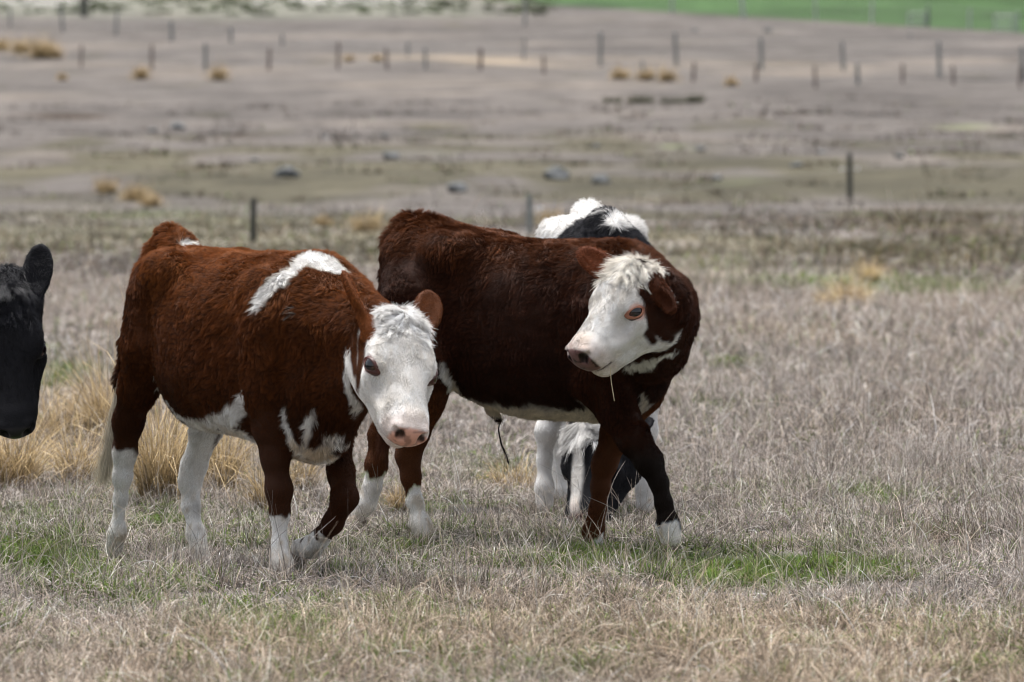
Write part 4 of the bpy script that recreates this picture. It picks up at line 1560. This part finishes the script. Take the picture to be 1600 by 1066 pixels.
fence('wire_fence', [(16, 15, 42, 6, GY_), (98, 15, 50, 7, GY_), (181, 20, 55, 7, GY_), (268, 33, 65, 9, GY_), (361, 42, 67, 8, GY_), (441, 54, 72, 7, GY_), (637, 66, 88, 8, GY_), (818, 60, 95, 6, GY_), (938, 50, 104, 9, GY_), (1057, 52, 104, 10, GY_),
                     (1190, 60, 110, 10, GY_), (1318, 66, 111, 9, GY_), (1468, 65, 122, 10, GY_), (1600, 72, 128, 9, GY_)],
      'tall grey posts just behind the short brown posts on the far slope')
fence('wire_fence', [(820, -4, 40, 7, GY_), (1050, -12, 22, 7, PL), (1162, -8, 30, 9, PL), (1275, -4, 34, 6, PL), (1362, 2, 38, 7, PL), (1450, 8, 42, 7, GY_), (1515, 14, 46, 7, PL), (1590, 18, 50, 6, PL)],
      'pale posts along the edge of the bright green pasture')


def gate(pts, label):
    q = [ground_at(a, b) for a, b, h in pts]
    root = empty('field_gate', tuple(q[0]))
    hs_ = [h / (FPX / w[1]) for (a, b, h), w in zip(pts, q)]
    d = q[1] - q[0]
    for nm, zz in (('top_rail', .95), ('middle_rail', .5), ('bottom_rail', .1)):
        V, F = tube([np.array([0, 0, hs_[0] * zz]), d + np.array([0, 0, hs_[1] * zz])], .05, 8)
        link(nm, raw_mesh(nm, V, F, M_POST_PALE), root)
    for e, h in ((np.zeros(3), hs_[0]), (d, hs_[1])):
        V, F = tube([e - np.array([0, 0, .2]), e + np.array([0, 0, h])], .06, 8)
        link('stile', raw_mesh('stile', V, F, M_POST_PALE), root)
    tag(root, label, 'gate')


gate([(1420, 42, 22), (1446, 42, 22)], 'small white field gate left of the other at the green pasture edge')
gate([(1554, 49, 26), (1584, 50, 26)], 'white field gate near the top right corner at the green pasture edge')

# ------------------------------------------------------------------ rocks, rushes and scrub on the slope
M_ROCK = principled('rock_blue_grey', (.17, .175, .18), .9, .2, (.08, .085, .085), .8, 6)


def rock(px, py, wpx, label, hr=.62, seed=0):
    q = ground_at(px, py)
    k = FPX / q[1]
    w = wpx / k / 2
    import bmesh
    bm = bmesh.new()
    bmesh.ops.create_icosphere(bm, subdivisions=3, radius=1)
    V = np.array([v.co[:] for v in bm.verts])
    n = 1 + .55 * fbm(V + seed * 9.1, .8, seed, 3)
    V = V * n[:, None] * np.array([w, w * .9, w * hr])
    for v, c in zip(bm.verts, V):
        v.co = c
    me = bpy.data.meshes.new('rock')
    bm.to_mesh(me)
    bm.free()
    me.materials.append(M_ROCK)
    o = link('rock', me)
    o.location = q + np.array([0, 0, w * hr * .45])
    tag(o, label, 'rock', 'rocks on the slope')


for i, (a, b, w, lab) in enumerate([
        (238, 207, 16, 'small grey rock beside a slightly larger rock, upper left slope'), (278, 203, 24, 'grey rock beside a smaller rock, upper left slope'), (507, 216, 11, 'lone round dark rock above the gap between calf and steer'),
        (446, 277, 40, 'largest grey rock on the slope above the calf\'s back'), (600, 215, 14, 'faint rock right of the lone round dark rock'), (610, 249, 26, 'low grey rock above the steer\'s rump'), (715, 301, 34, 'flat grey rock above the steer\'s back'), (398, 252, 12, 'tiny pale rock left of the largest rock'),
        (868, 281, 40, 'wide grey rock above the grazing cow\'s back'), (938, 287, 28, 'grey rock right of the wide rock above the grazing cow'), (1095, 236, 16, 'small grey rock on the slope, middle right'), (1245, 262, 18, 'grey rock just left of the dark post with insulators'), (1120, 282, 18, 'grey rock between wide rock and dark post'),
        (1284, 240, 12, 'small rock above and left of the dark post'), (932, 232, 14, 'faint small rock above the wide rock'), (1405, 248, 16, 'rock right of the dark post'), (1085, 49, 10, 'pale rock above the far fence, left of another'), (1200, 50, 12, 'pale rock above the far fence, middle'), (1422, 57, 8, 'pale rock above the far fence, right')]):
    rock(a, b, w, lab, seed=i)

C_RUSH = np.array([.070, .080, .035])
for i, (a, w, lab) in enumerate([(958, 28, 'dark rush clump, left end of the dark row on the slope'), (1000, 38, 'dark rush clump, second in the dark row on the slope'), (1050, 40, 'dark rush clump, third in the dark row on the slope'), (1085, 24, 'dark rush clump, right end of the dark row on the slope')]):
    q = ground_at(a, 161)
    k = FPX / q[1]
    V, F, val = blades(900 + i, 600, w / k * .50, (7 + 4 * (i % 2)) / k, .7, .7, .8 / k, hvar=.85)
    V[:, 1] *= .8
    o = link('rush_clump', blade_mesh('rush_clump', (V, F, val), M_TUSS, np.tile(C_RUSH, (len(V), 1))))
    o.location = q
    tag(o, lab, 'rushes', 'dark rush clumps on the slope')

# scrub and pale stones along the top edge, with one dark trunk
g = np.random.default_rng(5)
n = 900
spx, spy = g.uniform(-60, 860, n), g.uniform(-25, 24, n)
Vs, Fs, vs, cs = [], [], [], []
off = 0
for i in range(0, n, 3):
    q = ground_at(spx[i], spy[i])
    k = FPX / q[1]
    V, F, val = blades(2000 + i, 40, g.uniform(6, 16) / k, g.uniform(5, 11) / k, .7, .6, 2.2 / k)
    Vs.append(V + q); Fs.append(F + off); vs.append(val)
    cs.append(np.tile(np.array([.12, .14, .085]) * g.uniform(.6, 1.6), (len(V), 1)))
    off += len(V)
o = link('scrub', blade_mesh('scrub', (np.concatenate(Vs), np.concatenate(Fs), np.concatenate(vs)), M_TUSS, np.concatenate(cs)))
tag(o, 'low grey-green scrub along the top of the hillside', 'scrub', kind='stuff')
M_STONE = principled('stones_pale', (.52, .50, .47), .9, .2, (.36, .35, .33), .5, 3)
Vs, Fs, off = [], [], 0
cube = np.array([(-1, -1, -1), (1, -1, -1), (1, 1, -1), (-1, 1, -1), (-.6, -.6, 1), (.7, -.6, 1), (.6, .7, 1), (-.7, .6, 1)], float)
cf = np.array([(3, 2, 1, 0), (4, 5, 6, 7), (0, 1, 5, 4), (1, 2, 6, 5), (2, 3, 7, 6), (3, 0, 4, 7)])
for i in range(800):
    if i % 3:
        a, b = g.normal(530, 55), g.uniform(-14, 7)
    else:
        a, b = g.normal(60, 50), g.uniform(-8, 10)
    q = ground_at(a, b)
    k = FPX / q[1]
    s = g.uniform(1.5, 5.5) / k
    V = cube * g.uniform(.6, 1.2, (8, 3)) * [s, s, s * .6]
    t = g.uniform(0, 6)
    V = V @ np.array([[math.cos(t), -math.sin(t), 0], [math.sin(t), math.cos(t), 0], [0, 0, 1]])
    Vs.append(V + q); Fs.append(cf + off); off += 8
o = link('stones', mesh_np('stones', np.concatenate(Vs), np.concatenate(Fs), M_STONE, smooth=False))
tag(o, 'scatter of pale stones at the top of the hillside', 'stones', kind='stuff')
q = ground_at(131, 26)
k = FPX / q[1]
root = empty('dead_tree', tuple(q))
V, F = tube([(0, 0, -.3), (0, 0, 16 / k), (2 / k, 0, 34 / k), (1 / k, 0, 60 / k)], 5 / k, 8)
link('trunk', raw_mesh('trunk', V, F, M_POST_DARK), root)
for sx in (-1, 1):
    V, F = tube([(1 / k, 0, 34 / k), (sx * 10 / k, 0, 56 / k), (sx * 14 / k, .1, 80 / k)], 2 / k, 6)
    link('limb', raw_mesh('limb', V, F, M_POST_DARK), root)
tag(root, 'dark tree trunk cut off by the top edge, left', 'tree')

# ------------------------------------------------------------------ the four animals: building
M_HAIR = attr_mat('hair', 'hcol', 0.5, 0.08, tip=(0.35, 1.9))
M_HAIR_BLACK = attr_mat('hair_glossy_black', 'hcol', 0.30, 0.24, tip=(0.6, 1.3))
M_LID_DARK = principled('eyelid_dark_red', (.09, .028, .022), .45, .4, (.05, .018, .015))
M_LID_ORANGE = principled('eyelid_orange', (.42, .18, .11), .4, .4, (.30, .11, .07))
M_LID_BLACK = principled('eyelid_black', (.012, .012, .014), .4, .5, (.008, .008, .010))
M_HOOF = principled('hoof_horn', (.20, .165, .13), .7, .3, (.10, .08, .06), .3, 60)


def strands(name, root, pts, n, spread, rad, col, seed, mat=None, segs=9):
    """a switch of long hairs following a polyline in animal-local space"""
    g = np.random.default_rng(seed)
    pts = np.array(pts)
    t0 = np.linspace(0, 1, len(pts))
    ts = np.linspace(0, 1, segs)
    base = np.stack([np.interp(ts, t0, pts[:, i]) for i in range(3)], 1)
    P = np.zeros((n, segs, 3))
    for i in range(n):
        st = g.uniform(0, .35)
        tt = np.clip(st + ts * (1 - st) * g.uniform(.75, 1.05), 0, .9)
        b = np.stack([np.interp(tt, ts, base[:, j]) for j in range(3)], 1)
        o = g.normal(size=3) * spread
        cv = g.normal(size=3) * spread * .7
        P[i] = b + o[None] * (.25 + ts[:, None] * .9) + cv[None] * np.sin(ts * 5 + g.uniform(0, 6))[:, None] * ts[:, None] * .7
    c = np.tile(np.array(col), (n, 1)) * g.uniform(.75, 1.15, (n, 1))
    return hair_obj(name, P, np.linspace(1, .35, segs) * rad, c, mat or M_HAIR, root)


def tailA(root, c):
    strands('tail_switch', root, [A(186, 590, -.06), A(180, 640, -.07), A(172, 690, -.08), A(163, 735, -.08), A(158, 760, -.08)], 260, .014, .0011, (.62, .56, .46), 5)


def extraB(root, c):
    strands('sheath_hair', root, [B(781, 660, 0), B(779, 672, 0), B(784, 695, 0), B(792, 712, 0), B(797, 733, 0)], 14, .0022, .0014, (.012, .010, .010), 6)
    strands('tail_switch', root, [B(608, 620, .02), B(600, 670, .03), B(594, 720, .03)], 120, .010, .0011, (.05, .018, .009), 9)


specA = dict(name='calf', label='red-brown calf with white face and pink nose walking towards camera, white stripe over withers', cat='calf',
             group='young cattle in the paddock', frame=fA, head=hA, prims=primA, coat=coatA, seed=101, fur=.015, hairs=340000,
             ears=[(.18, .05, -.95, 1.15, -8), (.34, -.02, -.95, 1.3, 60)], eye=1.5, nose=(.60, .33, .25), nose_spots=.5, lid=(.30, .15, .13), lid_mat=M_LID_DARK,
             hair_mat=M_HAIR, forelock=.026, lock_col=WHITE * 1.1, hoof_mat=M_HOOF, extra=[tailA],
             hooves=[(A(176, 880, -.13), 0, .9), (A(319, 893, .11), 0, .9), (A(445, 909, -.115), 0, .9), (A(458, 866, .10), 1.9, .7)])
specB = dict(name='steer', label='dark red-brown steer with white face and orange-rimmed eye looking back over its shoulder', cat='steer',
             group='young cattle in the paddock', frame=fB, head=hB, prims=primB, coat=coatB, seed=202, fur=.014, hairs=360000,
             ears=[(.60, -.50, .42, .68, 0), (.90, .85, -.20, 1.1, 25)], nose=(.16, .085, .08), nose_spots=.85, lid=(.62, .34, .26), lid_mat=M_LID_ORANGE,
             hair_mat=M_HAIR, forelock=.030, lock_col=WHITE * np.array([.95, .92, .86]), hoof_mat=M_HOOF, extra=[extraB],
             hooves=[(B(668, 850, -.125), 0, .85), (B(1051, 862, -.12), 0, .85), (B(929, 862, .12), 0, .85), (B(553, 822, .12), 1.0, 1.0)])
specC = dict(name='cow', label='black and white cow grazing head-down, mostly hidden behind the dark red-brown steer', cat='cow',
             group='young cattle in the paddock', frame=fC, head=hC, prims=primC, coat=coatC, seed=303, fur=.020, hairs=150000,
             ears=[(.6, -.6, -.5, .9, 0), (.5, -.8, -.5, .9, 0)], nose=(.22, .13, .12), nose_spots=.5, lid=(.02, .02, .02), lid_mat=M_LID_BLACK,
             hair_mat=M_HAIR, forelock=.030, lock_col=WHITE * .9, hoof_mat=M_HOOF, hooves=[(p, 0, .85) for p in footC.values()])
specD = dict(name='cow', label='black cow at the edge of the picture, only its face and one ear in view', cat='cow',
             group='young cattle in the paddock', frame=fD, head=hD, prims=primD, coat=coatD, seed=404, fur=.016, hairs=130000,
             ears=[(.16, .0, -.95, 1.22, -10), (.16, 0, -.95, 1.22, 10)], nose=(.022, .021, .024), nose_spots=0, lid=(.012, .012, .014), lid_mat=M_LID_BLACK,
             hair_mat=M_HAIR_BLACK, forelock=.028, lock_col=BLACK * 1.3, hoof_mat=M_HOOF, hooves=[(p, 0, .85) for p in footD.values()])
for sp in (specA, specB, specC, specD):
    make_animal(sp)

# stalk of straw hanging from the steer's lips
w0 = fB.world(hB(.395, -.112, .055))
V, F = tube([w0, w0 + np.array([.004, -.006, -.05]), w0 + np.array([.014, -.010, -.11])], .0016, 6)
tag(link('straw_stalk', raw_mesh('straw_stalk', V, F, principled('straw', (.55, .46, .30), .7, .2))), 'thin straw stalk hanging from the steer\'s lips', 'straw')
